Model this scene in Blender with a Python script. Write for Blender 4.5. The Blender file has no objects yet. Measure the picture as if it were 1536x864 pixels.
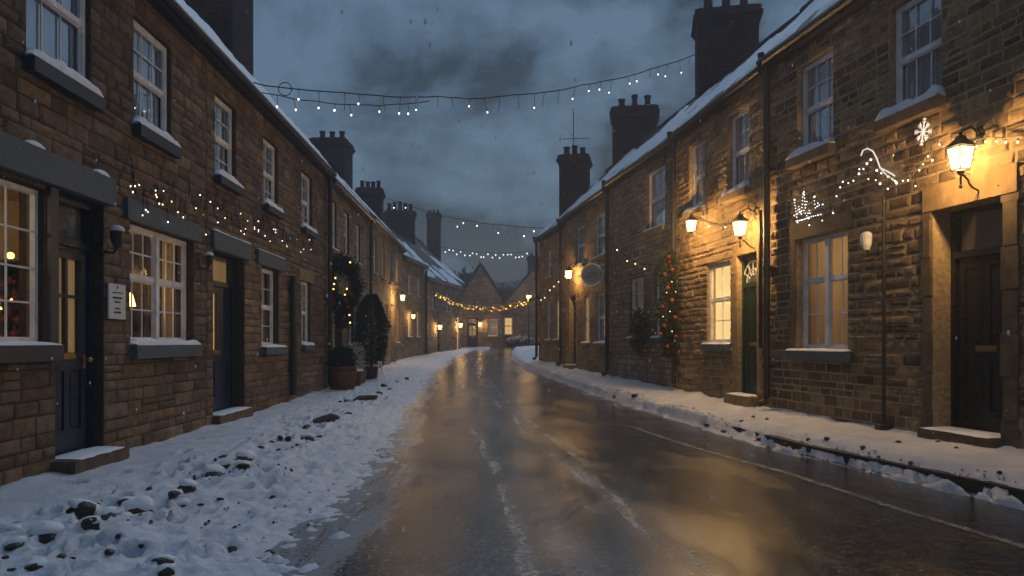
import bpy, math, random
from mathutils import Vector, noise as mn
R = math.radians
random.seed(7)
SC = bpy.context.scene
COL = SC.collection

# ------------------------------------------------------------------ camera, sky, sun, exposure
CAMZ = 1.3
FPX = 1100.0           # focal length in pixels of the 1536 wide photograph
HOR = 512.0            # horizon row
cd = bpy.data.cameras.new('camera'); cam = bpy.data.objects.new('camera', cd); COL.objects.link(cam)
cam.location = (0, 0, CAMZ); cam.rotation_euler = (R(90), 0, 0)
cd.sensor_width = 36; cd.lens = 36 * FPX / 1536; cd.shift_y = (HOR - 432) / 1536
cd.clip_start = .05; cd.clip_end = 2000
SC.camera = cam

W = bpy.data.worlds.new("World"); SC.world = W; W.use_nodes = True
def world():
    nt = W.node_tree; n = nt.nodes; l = nt.links; n.clear()
    out = n.new('ShaderNodeOutputWorld'); bg = n.new('ShaderNodeBackground')
    sky = n.new('ShaderNodeTexSky'); sky.sky_type = 'NISHITA'; sky.sun_disc = False
    sky.sun_elevation = R(2); sky.sun_rotation = R(200)
    tc = n.new('ShaderNodeTexCoord')
    mp = n.new('ShaderNodeMapping'); mp.inputs['Scale'].default_value = (1, 1, 1.45); mp.inputs['Location'].default_value = (.33, .1, .12)
    l.new(tc.outputs['Generated'], mp.inputs['Vector'])
    n1 = n.new('ShaderNodeTexNoise'); n1.inputs['Scale'].default_value = 4.6; n1.inputs['Detail'].default_value = 7; n1.inputs['Roughness'].default_value = .56
    n1.inputs['Distortion'].default_value = .2
    l.new(mp.outputs[0], n1.inputs['Vector'])
    cr = n.new('ShaderNodeValToRGB'); e = cr.color_ramp.elements
    e[0].position = .43; e[0].color = (.018, .031, .054, 1)
    e[1].position = .60; e[1].color = (.098, .162, .245, 1)
    m = e.new(.5); m.color = (.055, .094, .150, 1)
    l.new(n1.outputs['Fac'], cr.inputs['Fac'])
    # brighter overhead, as an overcast sky is
    sx = n.new('ShaderNodeSeparateXYZ'); l.new(tc.outputs['Generated'], sx.inputs[0])
    mr = n.new('ShaderNodeMapRange'); mr.inputs['From Min'].default_value = .45; mr.inputs['From Max'].default_value = 1
    mr.inputs['To Min'].default_value = 1.0; mr.inputs['To Max'].default_value = 2.6
    l.new(sx.outputs['Z'], mr.inputs['Value'])
    vm = n.new('ShaderNodeVectorMath'); vm.operation = 'SCALE'
    l.new(cr.outputs[0], vm.inputs[0]); l.new(mr.outputs[0], vm.inputs['Scale'])
    sk = n.new('ShaderNodeVectorMath'); sk.operation = 'SCALE'; sk.inputs['Scale'].default_value = .02
    l.new(sky.outputs[0], sk.inputs[0])
    ad = n.new('ShaderNodeVectorMath'); ad.operation = 'ADD'
    l.new(vm.outputs[0], ad.inputs[0]); l.new(sk.outputs[0], ad.inputs[1])
    l.new(ad.outputs[0], bg.inputs['Color']); bg.inputs['Strength'].default_value = 1.0
    l.new(bg.outputs[0], out.inputs['Surface'])
world()
sd = bpy.data.lights.new('overcast_sun', 'SUN'); sd.energy = .62; sd.angle = R(34); sd.color = (.62, .80, 1.0)
so = bpy.data.objects.new('overcast_sun', sd); COL.objects.link(so); so.rotation_euler = (R(-44), R(14), 0)
SC.view_settings.view_transform = 'Standard'; SC.view_settings.look = 'None'
SC.view_settings.exposure = 0; SC.view_settings.gamma = 1
SC.cycles.use_denoising = True; SC.cycles.denoising_input_passes = 'RGB_ALBEDO'
SC.cycles.max_bounces = 4; SC.cycles.diffuse_bounces = 2; SC.cycles.glossy_bounces = 2; SC.cycles.transparent_max_bounces = 12; SC.cycles.volume_bounces = 0
SC.cycles.caustics_reflective = False; SC.cycles.caustics_refractive = False
SC.cycles.sample_clamp_indirect = 1.2; SC.cycles.sample_clamp_direct = 10; SC.cycles.use_adaptive_sampling = False; SC.cycles.use_light_tree = True

# ------------------------------------------------------------------ object helpers
WP = {}
def tag(o, label=None, cat=None, group=None, kind=None):
    if label: o['label'] = label
    if cat: o['category'] = cat
    if group: o['group'] = group
    if kind: o['kind'] = kind
    return o
def thing(name, label, cat, loc, group=None):
    o = bpy.data.objects.new(name, None); COL.objects.link(o); o.location = loc
    o.empty_display_size = .1
    WP[o.name] = Vector(loc)
    return tag(o, label, cat, group)
class MB:
    def __init__(s): s.v = []; s.f = []; s.uv = None; s.sm = False
    def poly(s, pts):
        i = len(s.v); s.v += [tuple(p) for p in pts]; s.f.append(tuple(range(i, i + len(pts))))
    def hexa(s, p):   # 8 points: bottom loop, top loop
        i = len(s.v); s.v += [tuple(q) for q in p]
        for f in ((0, 3, 2, 1), (4, 5, 6, 7), (0, 1, 5, 4), (1, 2, 6, 5), (2, 3, 7, 6), (3, 0, 4, 7)):
            s.f.append(tuple(i + k for k in f))
    def box(s, a, b):
        x0, y0, z0 = a; x1, y1, z1 = b
        s.hexa([(x0, y0, z0), (x1, y0, z0), (x1, y1, z0), (x0, y1, z0), (x0, y0, z1), (x1, y0, z1), (x1, y1, z1), (x0, y1, z1)])
    def fbox(s, F, s0, s1, d0, d1, z0, z1):
        s.hexa([F.P(s0, d0, z0), F.P(s1, d0, z0), F.P(s1, d1, z0), F.P(s0, d1, z0), F.P(s0, d0, z1), F.P(s1, d0, z1), F.P(s1, d1, z1), F.P(s0, d1, z1)])
    def fquad(s, F, s0, s1, d, z0, z1):
        s.poly([F.P(s0, d, z0), F.P(s1, d, z0), F.P(s1, d, z1), F.P(s0, d, z1)])
    def tube(s, pts, r, n=7, r1=None, cap=True):
        pts = [Vector(p) for p in pts]; m = len(pts); rings = []
        for k, p in enumerate(pts):
            t = (pts[min(k + 1, m - 1)] - pts[max(k - 1, 0)])
            if t.length < 1e-9: t = Vector((0, 0, 1))
            t.normalize()
            a = Vector((0, 0, 1)) if abs(t.z) < .9 else Vector((1, 0, 0))
            x = t.cross(a).normalized(); y = t.cross(x)
            rr = r if r1 is None else r + (r1 - r) * k / max(1, m - 1)
            i = len(s.v)
            for q in range(n):
                c = 2 * math.pi * q / n
                s.v.append(tuple(p + (x * math.cos(c) + y * math.sin(c)) * rr))
            rings.append(i)
        for a, b in zip(rings, rings[1:]):
            for q in range(n):
                s.f.append((a + q, a + (q + 1) % n, b + (q + 1) % n, b + q))
        if cap:
            s.f.append(tuple(rings[0] + q for q in range(n))[::-1]); s.f.append(tuple(rings[-1] + q for q in range(n)))
    def lathe(s, c, prof, n=16):
        c = Vector(c); rings = []
        for r, z in prof:
            i = len(s.v); rings.append(i)
            for q in range(n):
                a = 2 * math.pi * q / n
                s.v.append((c.x + r * math.cos(a), c.y + r * math.sin(a), c.z + z))
        for a, b in zip(rings, rings[1:]):
            for q in range(n): s.f.append((a + q, a + (q + 1) % n, b + (q + 1) % n, b + q))
        s.f.append(tuple(rings[0] + q for q in range(n))[::-1]); s.f.append(tuple(rings[-1] + q for q in range(n)))
    def ball(s, c, r, n=8, m=5, sq=(1, 1, 1)):
        c = Vector(c)
        prof = [(max(.02, math.sin(math.pi * k / m)) * r, -math.cos(math.pi * k / m) * r) for k in range(m + 1)]
        i0 = len(s.v); s.lathe(c, prof, n)
        for k in range(i0, len(s.v)):
            p = Vector(s.v[k]) - c; s.v[k] = (c.x + p.x * sq[0], c.y + p.y * sq[1], c.z + p.z * sq[2])
    def build(s, name, mat, parent=None, smooth=False, origin=None):
        if origin is None:
            xs = [p[0] for p in s.v]; ys = [p[1] for p in s.v]; zs = [p[2] for p in s.v]
            origin = Vector(((min(xs) + max(xs)) / 2, (min(ys) + max(ys)) / 2, min(zs)))
        else: origin = Vector(origin)
        me = bpy.data.meshes.new(name)
        me.from_pydata([(p[0] - origin.x, p[1] - origin.y, p[2] - origin.z) for p in s.v], [], s.f)
        if s.uv:
            ul = me.uv_layers.new(name='UVMap')
            for lp in me.loops: ul.data[lp.index].uv = s.uv[lp.vertex_index]
        me.materials.append(mat)
        if smooth or s.sm:
            for p in me.polygons: p.use_smooth = True
        me.update()
        o = bpy.data.objects.new(name, me); COL.objects.link(o)
        if parent is not None:
            o.parent = parent; o.location = origin - WP[parent.name]
        else: o.location = origin
        WP[o.name] = origin
        return o
def copy_part(o, parent, world):
    c = o.copy(); COL.objects.link(c); c.parent = parent
    c.location = Vector(world) - WP[parent.name]; WP[c.name] = Vector(world); return c
def spx(F, px, off):
    G = Frame((0, 1), (0, 2), 1); G.o = F.o + F.n * off; G.u = F.u; G.n = F.n
    return G.px(px)
def zpy(F, s, off, py):
    return CAMZ + (HOR - py) * F.P(s, off, 0).y / FPX
class Frame:
    """a facade: s along it, d out of it towards the street, z up"""
    def __init__(s, p0, p1, nsign):
        s.o = Vector((p0[0], p0[1], 0)); v = Vector((p1[0] - p0[0], p1[1] - p0[1], 0)); s.L = v.length
        s.u = v.normalized(); s.n = Vector((s.u.y, -s.u.x, 0)) * nsign
    def P(s, a, d, z): 
        q = s.o + s.u * a + s.n * d; return Vector((q.x, q.y, z))
    def s_of_Y(s, Y): return (Y - s.o.y) / s.u.y
    def px(s, px):       # where along the facade a photo column falls
        k = (px - 768) / FPX
        return (k * s.o.y - s.o.x) / (s.u.x - k * s.u.y)

# ------------------------------------------------------------------ materials
def N(nt, t, **kw):
    n = nt.nodes.new(t)
    for k, v in kw.items():
        if k in n.inputs: n.inputs[k].default_value = v
        else: setattr(n, k, v)
    return n
def base(name, col=(.5, .5, .5), rough=.7, spec=.4, metal=0):
    m = bpy.data.materials.new(name); m.use_nodes = True; nt = m.node_tree; b = nt.nodes['Principled BSDF']
    b.inputs['Base Color'].default_value = (*col, 1); b.inputs['Roughness'].default_value = rough
    b.inputs['Specular IOR Level'].default_value = spec; b.inputs['Metallic'].default_value = metal
    return m, nt, b
def pos(nt, scale=(1, 1, 1)):
    g = N(nt, 'ShaderNodeNewGeometry'); mp = N(nt, 'ShaderNodeMapping'); mp.inputs['Scale'].default_value = scale
    nt.links.new(g.outputs['Position'], mp.inputs['Vector']); return mp.outputs[0]
def noise(nt, scale, detail=4, rough=.55, vec=None, dist=0):
    n = N(nt, 'ShaderNodeTexNoise', Scale=scale, Detail=detail, Roughness=rough, Distortion=dist)
    nt.links.new(vec if vec is not None else pos(nt), n.inputs['Vector']); return n.outputs['Fac']
def ramp(nt, fac, stops):
    r = N(nt, 'ShaderNodeValToRGB'); e = r.color_ramp.elements
    while len(e) > 1: e.remove(e[-1])
    e[0].position = stops[0][0]; e[0].color = (*stops[0][1], 1) if len(stops[0][1]) == 3 else stops[0][1]
    for p, c in stops[1:]:
        x = e.new(p); x.color = (*c, 1)
    nt.links.new(fac, r.inputs['Fac']); return r.outputs['Color']
def mixc(nt, fac, a, b, mode='MIX'):
    m = N(nt, 'ShaderNodeMix', data_type='RGBA', blend_type=mode)
    for k, v in ((0, fac), (6, a), (7, b)):
        if hasattr(v, 'is_linked') or isinstance(v, bpy.types.NodeSocket): nt.links.new(v, m.inputs[k])
        else: m.inputs[k].default_value = v if not isinstance(v, tuple) else (*v, 1)
    return m.outputs[2]
def math_(nt, op, a, b=None, c=None, clamp=False):
    m = N(nt, 'ShaderNodeMath', operation=op); m.use_clamp = clamp
    for k, v in enumerate((a, b, c)):
        if v is None: continue
        if isinstance(v, bpy.types.NodeSocket): nt.links.new(v, m.inputs[k])
        else: m.inputs[k].default_value = v
    return m.outputs[0]
def bump(nt, b, h, strength=.5, dist=.02):
    n = N(nt, 'ShaderNodeBump', Strength=strength, Distance=dist); nt.links.new(h, n.inputs['Height']); nt.links.new(n.outputs[0], b.inputs['Normal'])
def v3(c): return (c, c, c)
def grey(lo, hi, p0=.3, p1=.7): return [(p0, v3(lo)), (p1, v3(hi))]

def stone(name, cols, rough=.85, spk=.5):
    m, nt, b = base(name, rough=rough, spec=.25); l = nt.links
    g = N(nt, 'ShaderNodeNewGeometry')
    c = ramp(nt, g.outputs['Random Per Island'], [(k / (len(cols) - 1), x) for k, x in enumerate(cols)])
    n1 = noise(nt, 9, 6, .65); n2 = noise(nt, 70, 4, .7); n3 = noise(nt, .8, 4, .6)
    c = mixc(nt, 1.0, c, ramp(nt, n1, grey(.62, 1.35, .3, .72)), 'MULTIPLY')
    c = mixc(nt, .8, c, ramp(nt, n2, grey(.72, 1.25, .3, .7)), 'MULTIPLY')
    c = mixc(nt, .7, c, ramp(nt, n3, grey(.5, 1.3, .33, .66)), 'MULTIPLY')
    l.new(c, b.inputs['Base Color'])
    h = math_(nt, 'ADD', math_(nt, 'MULTIPLY', noise(nt, 22, 5, .65), .8), math_(nt, 'MULTIPLY', n2, .35))
    bump(nt, b, h, .75, .02)
    return m
def plain(name, col, rough=.7, var=.3, scale=14, bmp=.15, spec=.4, metal=0):
    m, nt, b = base(name, col, rough, spec, metal)
    n1 = noise(nt, scale, 5, .6); n2 = noise(nt, scale * 7, 3, .6)
    c = mixc(nt, 1.0, col, ramp(nt, n1, grey(1 - var, 1 + var, .3, .7)), 'MULTIPLY')
    nt.links.new(c, b.inputs['Base Color'])
    nt.links.new(ramp(nt, n1, grey(max(.03, rough - .12), min(1, rough + .12))), b.inputs['Roughness'])
    bump(nt, b, math_(nt, 'ADD', n1, math_(nt, 'MULTIPLY', n2, .5)), bmp, .01)
    return m
def emit(name, col, s):
    m = bpy.data.materials.new(name); m.use_nodes = True; nt = m.node_tree; b = nt.nodes['Principled BSDF']
    b.inputs['Base Color'].default_value = (.5, .45, .35, 1); b.inputs['Emission Color'].default_value = (*col, 1); b.inputs['Emission Strength'].default_value = s
    return m
def thin(name, tint, trans, gl, rough=.03, em=None, es=0):
    """thin pane: part clear, part mirror-like, more so at grazing angles"""
    m = bpy.data.materials.new(name); m.use_nodes = True; nt = m.node_tree; n = nt.nodes; l = nt.links; n.clear()
    out = n.new('ShaderNodeOutputMaterial'); t = N(nt, 'ShaderNodeBsdfTransparent'); t.inputs[0].default_value = (*tint, 1)
    g = N(nt, 'ShaderNodeBsdfGlossy'); g.inputs['Color'].default_value = (.9, .95, 1, 1); g.inputs['Roughness'].default_value = rough
    bn = N(nt, 'ShaderNodeBump', Strength=.12, Distance=.02); l.new(noise(nt, 3, 2), bn.inputs['Height']); l.new(bn.outputs[0], g.inputs['Normal'])
    lw = N(nt, 'ShaderNodeLayerWeight'); lw.inputs['Blend'].default_value = .5
    f = math_(nt, 'MULTIPLY_ADD', math_(nt, 'POWER', lw.outputs['Facing'], 5.0), 1 - gl, gl, clamp=True)
    mx = N(nt, 'ShaderNodeMixShader'); l.new(f, mx.inputs[0]); l.new(t.outputs[0], mx.inputs[1]); l.new(g.outputs[0], mx.inputs[2])
    last = mx
    if em:
        e = N(nt, 'ShaderNodeEmission'); e.inputs[0].default_value = (*em, 1); e.inputs[1].default_value = es
        ad = N(nt, 'ShaderNodeAddShader'); l.new(mx.outputs[0], ad.inputs[0]); l.new(e.outputs[0], ad.inputs[1]); last = ad
    l.new(last.outputs[0], out.inputs[0]); return m

M = {}
M['iron'] = stone('ironstone', [(0.175, 0.124, 0.079), (0.222, 0.163, 0.105), (0.095, 0.071, 0.050), (0.261, 0.190, 0.125), (0.170, 0.101, 0.061), (0.147, 0.119, 0.090), (0.222, 0.145, 0.085), (0.109, 0.080, 0.054), (0.199, 0.150, 0.103)])
M['sand'] = stone('sandstone', [(0.249, 0.171, 0.096), (0.106, 0.076, 0.048), (0.324, 0.232, 0.132), (0.187, 0.128, 0.074), (0.075, 0.055, 0.038), (0.274, 0.189, 0.105), (0.137, 0.093, 0.055), (0.348, 0.256, 0.149)])
M['greystone'] = stone('grey_sandstone', [(0.269, 0.209, 0.156), (0.337, 0.264, 0.194), (0.180, 0.138, 0.108), (0.381, 0.297, 0.216), (0.236, 0.187, 0.146), (0.303, 0.220, 0.151)])
M['ochre'] = stone('ochre_stone', [(0.330, 0.227, 0.116), (0.242, 0.162, 0.085), (0.397, 0.281, 0.148), (0.187, 0.124, 0.066), (0.308, 0.205, 0.106), (0.364, 0.254, 0.138)])
M['brick'] = stone('dark_chimney_brick', [(0.061, 0.034, 0.027), (0.087, 0.044, 0.033), (0.049, 0.031, 0.025), (0.073, 0.039, 0.030), (0.038, 0.027, 0.025)])
M['mortar_iron'] = plain('brown_mortar', (.075, .055, .038), .95, .35, 20, .5, .1)
M['mortar_sand'] = plain('sand_mortar', (.36, .28, .18), .95, .35, 20, .5, .1)
M['mortar_grey'] = plain('grey_mortar', (.15, .12, .09), .95, .35, 20, .5, .1)
M['dressed'] = plain('dressed_stone', (.27, .19, .10), .85, .3, 8, .3, .2)
M['dressed_dark'] = plain('dark_dressed_stone', (.13, .10, .07), .85, .35, 8, .3, .2)
M['slate'] = plain('blue_grey_slate_stone', (.07, .10, .125), .6, .3, 9, .3, .4)
M['slate_dark'] = plain('dark_slate_sill', (.03, .038, .046), .6, .3, 9, .3, .4)
M['paint'] = plain('white_window_paint', (.80, .82, .83), .5, .2, 6, .06, .4)
M['darkblue'] = plain('dark_blue_door_paint', (.012, .026, .055), .38, .15, 10, .05, .5)
M['shopblue'] = plain('shopfront_blue_paint', (.02, .032, .05), .45, .15, 10, .05, .5)
M['black'] = plain('black_door_paint', (.012, .014, .018), .35, .15, 10, .05, .5)
M['green'] = plain('dark_green_door_paint', (.008, .04, .024), .38, .15, 10, .05, .5)
M['iron_black'] = plain('black_cast_iron', (.016, .016, .018), .5, .3, 25, .15, .5)
M['brass'] = plain('brass', (.45, .31, .12), .35, .15, 30, .05, .5, .9)
M['tile'] = plain('dark_roof_tile', (.045, .042, .045), .75, .35, 6, .5, .3)
M['pot'] = plain('sooty_clay_pot', (.06, .036, .028), .8, .35, 9, .3, .2)
M['cloth'] = plain('pale_curtain_cloth', (.72, .74, .76), .9, .1, 20, .1, .1)
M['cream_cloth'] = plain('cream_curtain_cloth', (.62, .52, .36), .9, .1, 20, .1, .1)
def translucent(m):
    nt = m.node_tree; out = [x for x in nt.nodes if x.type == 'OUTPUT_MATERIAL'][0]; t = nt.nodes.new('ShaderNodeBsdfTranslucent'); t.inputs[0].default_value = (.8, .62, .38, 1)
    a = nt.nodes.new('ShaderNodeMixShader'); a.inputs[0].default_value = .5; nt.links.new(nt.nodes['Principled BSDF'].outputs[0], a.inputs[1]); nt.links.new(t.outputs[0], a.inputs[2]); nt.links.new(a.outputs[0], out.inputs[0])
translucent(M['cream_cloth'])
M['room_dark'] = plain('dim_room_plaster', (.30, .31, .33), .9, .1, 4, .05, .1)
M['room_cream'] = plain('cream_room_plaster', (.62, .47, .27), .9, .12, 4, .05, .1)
M['glass'] = thin('window_glass', (.95, .97, 1), .5, .52)
M['glass_clear'] = thin('clear_window_glass', (.95, .95, .95), .8, .10)
M['glass_door'] = thin('door_glass', (.8, .8, .78), .5, .12)
M['wood'] = plain('weathered_barrel_wood', (.10, .05, .022), .75, .4, 12, .4, .3)
M['asph_kerb'] = plain('kerb_stone', (.035, .031, .027), .7, .4, 10, .5, .4)
M['rock'] = plain('wet_dark_rock', (.022, .018, .015), .5, .5, 12, .7, .5)
M['rock_brown'] = plain('brown_earthy_rock', (.05, .036, .022), .8, .5, 12, .8, .3)
M['soil'] = plain('dark_wet_soil', (.022, .018, .014), .65, .5, 20, .6, .4)
M['needle'] = plain('dark_green_needles', (.022, .042, .016), .7, .5, 8, .2, .3)
M['needle2'] = plain('deep_green_needles', (.012, .026, .012), .7, .5, 8, .2, .3)
M['frond'] = plain('frosted_white_fronds', (.42, .43, .40), .8, .2, 20, .1, .3)
M['bark'] = plain('dark_bark', (.03, .024, .018), .9, .4, 14, .6, .2)
M['red'] = plain('red_bauble', (.30, .02, .012), .3, .15, 10, .02, .5)
M['orange'] = plain('orange_red_bauble', (.30, .045, .012), .35, .15, 10, .02, .5)
M['gold'] = plain('gold_bauble', (.55, .36, .10), .3, .15, 10, .02, .5, .7)
M['bluepaint'] = plain('faded_blue_sign_paint', (.22, .30, .36), .5, .15, 9, .08, .4)
M['signink'] = plain('dark_blue_sign_ink', (.05, .09, .13), .6, .1, 9, .05, .3)
M['paper'] = plain('white_notice_board', (.66, .68, .70), .6, .06, 10, .03, .3)
M['ink'] = plain('black_notice_ink', (.05, .05, .06), .7, .1, 10, .02, .2)
M['wire'] = plain('black_cable', (.012, .012, .013), .6, .2, 30, .05, .3)
M['palewire'] = plain('pale_cable', (.20, .17, .13), .6, .2, 30, .05, .3)
M['line'] = None
M['bulb_cool'] = emit('cool_white_bulb', (.95, .97, 1.0), 4)
M['bulb_warm'] = emit('warm_white_bulb', (1.0, .74, .40), 3.4)
M['bulb_gold'] = emit('golden_bulb', (1.0, .62, .16), 3.5)
M['bulb_off'] = plain('unlit_bulb_glass', (.30, .32, .33), .2, .1, 20, .02, .5)
M['led'] = emit('white_light_tube', (.95, .97, 1.0), .6)
M['lamp_core'] = emit('lamp_bulb', (1.0, .66, .26), 14)
M['lamp_glass'] = thin('lantern_glass', (1, .93, .8), .9, .04, em=(1.0, .60, .19), es=5)
M['blind_lit'] = emit('lit_blind', (1.0, .60, .20), .85)
M['blind_bright'] = emit('bright_lit_blind', (1.0, .66, .25), 1.1)
M['blind_dim'] = emit('dimly_lit_blind', (1.0, .60, .22), .2)
for k_ in ('bulb_cool', 'bulb_warm', 'bulb_gold', 'led', 'blind_dim', 'lamp_glass', 'lamp_core'):
    M[k_].cycles.emission_sampling = 'NONE'     # too small to light the street: seen and mirrored only
M['car_paint'] = plain('dark_car_paint', (.03, .035, .045), .3, .1, 5, .02, .5)
M['tyre'] = plain('tyre_rubber', (.015, .015, .015), .85, .2, 20, .1, .2)
M['bowl'] = plain('dark_red_bowl', (.07, .018, .012), .35, .4, 30, .05, .5)

def snow_mat():
    m, nt, b = base('snow', (.78, .81, .87), .62, .3); l = nt.links
    n1 = noise(nt, 3.2, 6, .6); n2 = noise(nt, 34, 5, .65); n3 = noise(nt, 160, 2, .6)
    c = mixc(nt, 1.0, (.78, .81, .87), ramp(nt, n1, [(.3, (.84, .85, .87)), (.65, (1.04, 1.04, 1.04))]), 'MULTIPLY')
    dirt = ramp(nt, noise(nt, 18, 8, .72), grey(0, 1, .64, .74))
    c = mixc(nt, math_(nt, 'MULTIPLY', dirt, .45), c, (.20, .185, .17))
    l.new(c, b.inputs['Base Color'])
    h = math_(nt, 'ADD', math_(nt, 'MULTIPLY', n2, .9), math_(nt, 'MULTIPLY', n3, .25))
    bump(nt, b, h, .9, .035)
    b.inputs['Subsurface Weight'].default_value = .0
    return m
M['snow'] = snow_mat()
def capsnow():
    m, nt, b = base('settled_snow', (.80, .83, .88), .65, .3)
    bump(nt, b, noise(nt, 40, 5, .65), .4, .02); return m
M['capsnow'] = capsnow()
def road_mat():
    m, nt, b = base('wet_asphalt', rough=.3, spec=.5); l = nt.links
    uv = N(nt, 'ShaderNodeUVMap'); sx = N(nt, 'ShaderNodeSeparateXYZ'); l.new(uv.outputs[0], sx.inputs[0])
    u = sx.outputs['X']
    long_ = pos(nt, (1, .16, 1))
    fine = noise(nt, 30, 4, .7); mid = noise(nt, 7, 6, .65); wet = noise(nt, 1.5, 7, .62, vec=pos(nt, (1, .4, 1)), dist=.3); grain = noise(nt, 210, 2, .6)
    c = ramp(nt, fine, [(.38, (.004, .004, .0045)), (.5, (.016, .0155, .015)), (.64, (.11, .107, .10))])
    c = mixc(nt, .8, c, ramp(nt, mid, grey(.65, 1.35)), 'MULTIPLY')
    # slush: thin streaks left along the wheel tracks and the verges
    st = noise(nt, 4.2, 8, .66, vec=long_, dist=.5)
    fr = noise(nt, 30, 6, .75)
    um = N(nt, 'ShaderNodeMapRange'); um.inputs['From Min'].default_value = -1; um.inputs['From Max'].default_value = 1
    wob = math_(nt, 'MULTIPLY_ADD', noise(nt, .9, 3, .5, vec=pos(nt, (.2, .5, 1))), .12, -.06)
    l.new(math_(nt, 'ADD', u, wob), um.inputs['Value'])
    trk = ramp(nt, um.outputs[0], [(0, v3(1)), (.03, v3(1)), (.10, v3(.72)), (.14, v3(.5)), (.17, v3(0)), (.235, v3(0)), (.258, v3(.74)), (.275, v3(.62)), (.30, v3(0)), (.385, v3(0)), (.41, v3(.72)), (.43, v3(.6)), (.455, v3(0)),
                                   (.60, v3(0)), (.88, v3(0)), (.93, v3(.40)), (.97, v3(.7)), (1, v3(1))])
    sm_ = math_(nt, 'ADD', math_(nt, 'MULTIPLY', st, .62), math_(nt, 'MULTIPLY', fr, .38))
    sl = math_(nt, 'ADD', sm_, math_(nt, 'MULTIPLY_ADD', trk, .40, -.40))
    slush = ramp(nt, sl, [(.34, v3(0)), (.40, v3(.25)), (.50, v3(1))])
    # a patchy grey-blue tint on the crown between the left wheel tracks
    bluish = ramp(nt, um.outputs[0], [(.16, v3(0)), (.30, v3(1)), (.40, v3(.7)), (.5, v3(0))])
    bluish = math_(nt, 'MULTIPLY', bluish, ramp(nt, sm_, grey(0, 1, .42, .62)))
    c = mixc(nt, math_(nt, 'MULTIPLY', bluish, .30), c, (.34, .38, .44))
    c = mixc(nt, math_(nt, 'MULTIPLY', slush, .5), c, (.42, .44, .48))
    l.new(c, b.inputs['Base Color'])
    rr = ramp(nt, wet, [(.36, v3(.06)), (.5, v3(.15)), (.64, v3(.26))])
    rr = mixc(nt, math_(nt, 'MULTIPLY', slush, .6), rr, v3(.6)); l.new(rr, b.inputs['Roughness'])
    h = math_(nt, 'ADD', math_(nt, 'ADD', math_(nt, 'MULTIPLY', fine, .9), math_(nt, 'MULTIPLY', grain, .2)), math_(nt, 'ADD', math_(nt, 'MULTIPLY', mid, .10), math_(nt, 'MULTIPLY', slush, .35)))
    bump(nt, b, h, .6, .0068)
    return m
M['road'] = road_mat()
def line_mat():
    m = bpy.data.materials.new('worn_white_road_paint'); m.use_nodes = True; nt = m.node_tree; l = nt.links; b = nt.nodes['Principled BSDF']
    b.inputs['Base Color'].default_value = (.36, .37, .37, 1); b.inputs['Roughness'].default_value = .35
    w = ramp(nt, math_(nt, 'ADD', math_(nt, 'MULTIPLY', noise(nt, 5, 6, .7), .6), math_(nt, 'MULTIPLY', noise(nt, 50, 4, .7), .4)), grey(.0, .8, .42, .60))
    l.new(w, b.inputs['Alpha']); bump(nt, b, noise(nt, 90, 3, .7), .4, .01); return m
M['line'] = line_mat()

# ------------------------------------------------------------------ the lie of the land
def lerp_tab(t, x):
    if x <= t[0][0]: return t[0][1]
    for (a, b), (c, d) in zip(t, t[1:]):
        if x <= c:
            k = (x - a) / (c - a); k2 = k
            return b + (d - b) * k2
    return t[-1][1]
def g(Y):
    k = min(1, max(0, (Y - 10) / 45)); return .85 * k * k * (3 - 2 * k)
LE = [(0, -1.05), (3, -1.38), (4.06, -1.43), (8, -1.55), (13.2, -2.05), (25, -2.75), (36, -2.9), (45, -2.4), (60, -1.5)]
RK = [(0, 5.2), (3, 4.6), (6.06, 3.98), (8.46, 3.30), (13.2, 2.6), (17.2, 2.0), (23, 1.2), (27.6, .5), (34, .12), (45, .2), (60, 1.5)]
def xl(Y): return lerp_tab(LE, Y)
def xr(Y): return lerp_tab(RK, Y)
def lwall(Y):
    if Y < 31.8: return -3.9 - .0273 * Y
    if Y < 36: return -4.77 + (Y - 31.8) * .48 / 4.2
    return -4.29 + (Y - 36) * .2
def rwall(Y):
    return lerp_tab([(0, 6.127), (11.3, 3.98), (15.1, 3.43), (19.5, 2.61), (24.7, 1.73), (28.2, 1.03), (45, 1.9), (60, 3)], Y)
def fbm(x, y, s, seed=0): return mn.fractal(Vector((x * s + seed * 7.3, y * s - seed * 3.1, seed * 1.7)), 1.0, 2.0, 5)
def sst(a, b, x):
    k = min(1, max(0, (x - a) / (b - a))); return k * k * (3 - 2 * k)
_pr = random.Random(17); PITS = {}
for _ in range(420):
    y_ = 2.6 * (30 / 2.6) ** _pr.random(); t_ = _pr.uniform(.1, 1.0) ** .8; x_ = -3.9 - .0273 * y_ + (xl(y_) + 3.9 + .0273 * y_) * t_
    q_ = (x_, y_, _pr.uniform(.05, .085), _pr.uniform(.10, .17), _pr.uniform(-.6, .6), _pr.uniform(.03, .075))
    for b_ in (int(y_ * 2) - 1, int(y_ * 2), int(y_ * 2) + 1): PITS.setdefault(b_, []).append(q_)
def pits(X, Y):
    h = 0
    for (x, y, a, b, r, d) in PITS.get(int(Y * 2), ()):
        dx, dy = X - x, Y - y
        if abs(dx) > .4 or abs(dy) > .4: continue
        c, s_ = math.cos(r), math.sin(r); u, v = (dx * c + dy * s_) / a, (dy * c - dx * s_) / b; q = u * u + v * v
        if q < 4: h += -d * max(0, 1 - q) ** .5 if q < 1 else .3 * d * math.exp(-((q - 1.3) / .5) ** 2)
    return h
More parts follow.
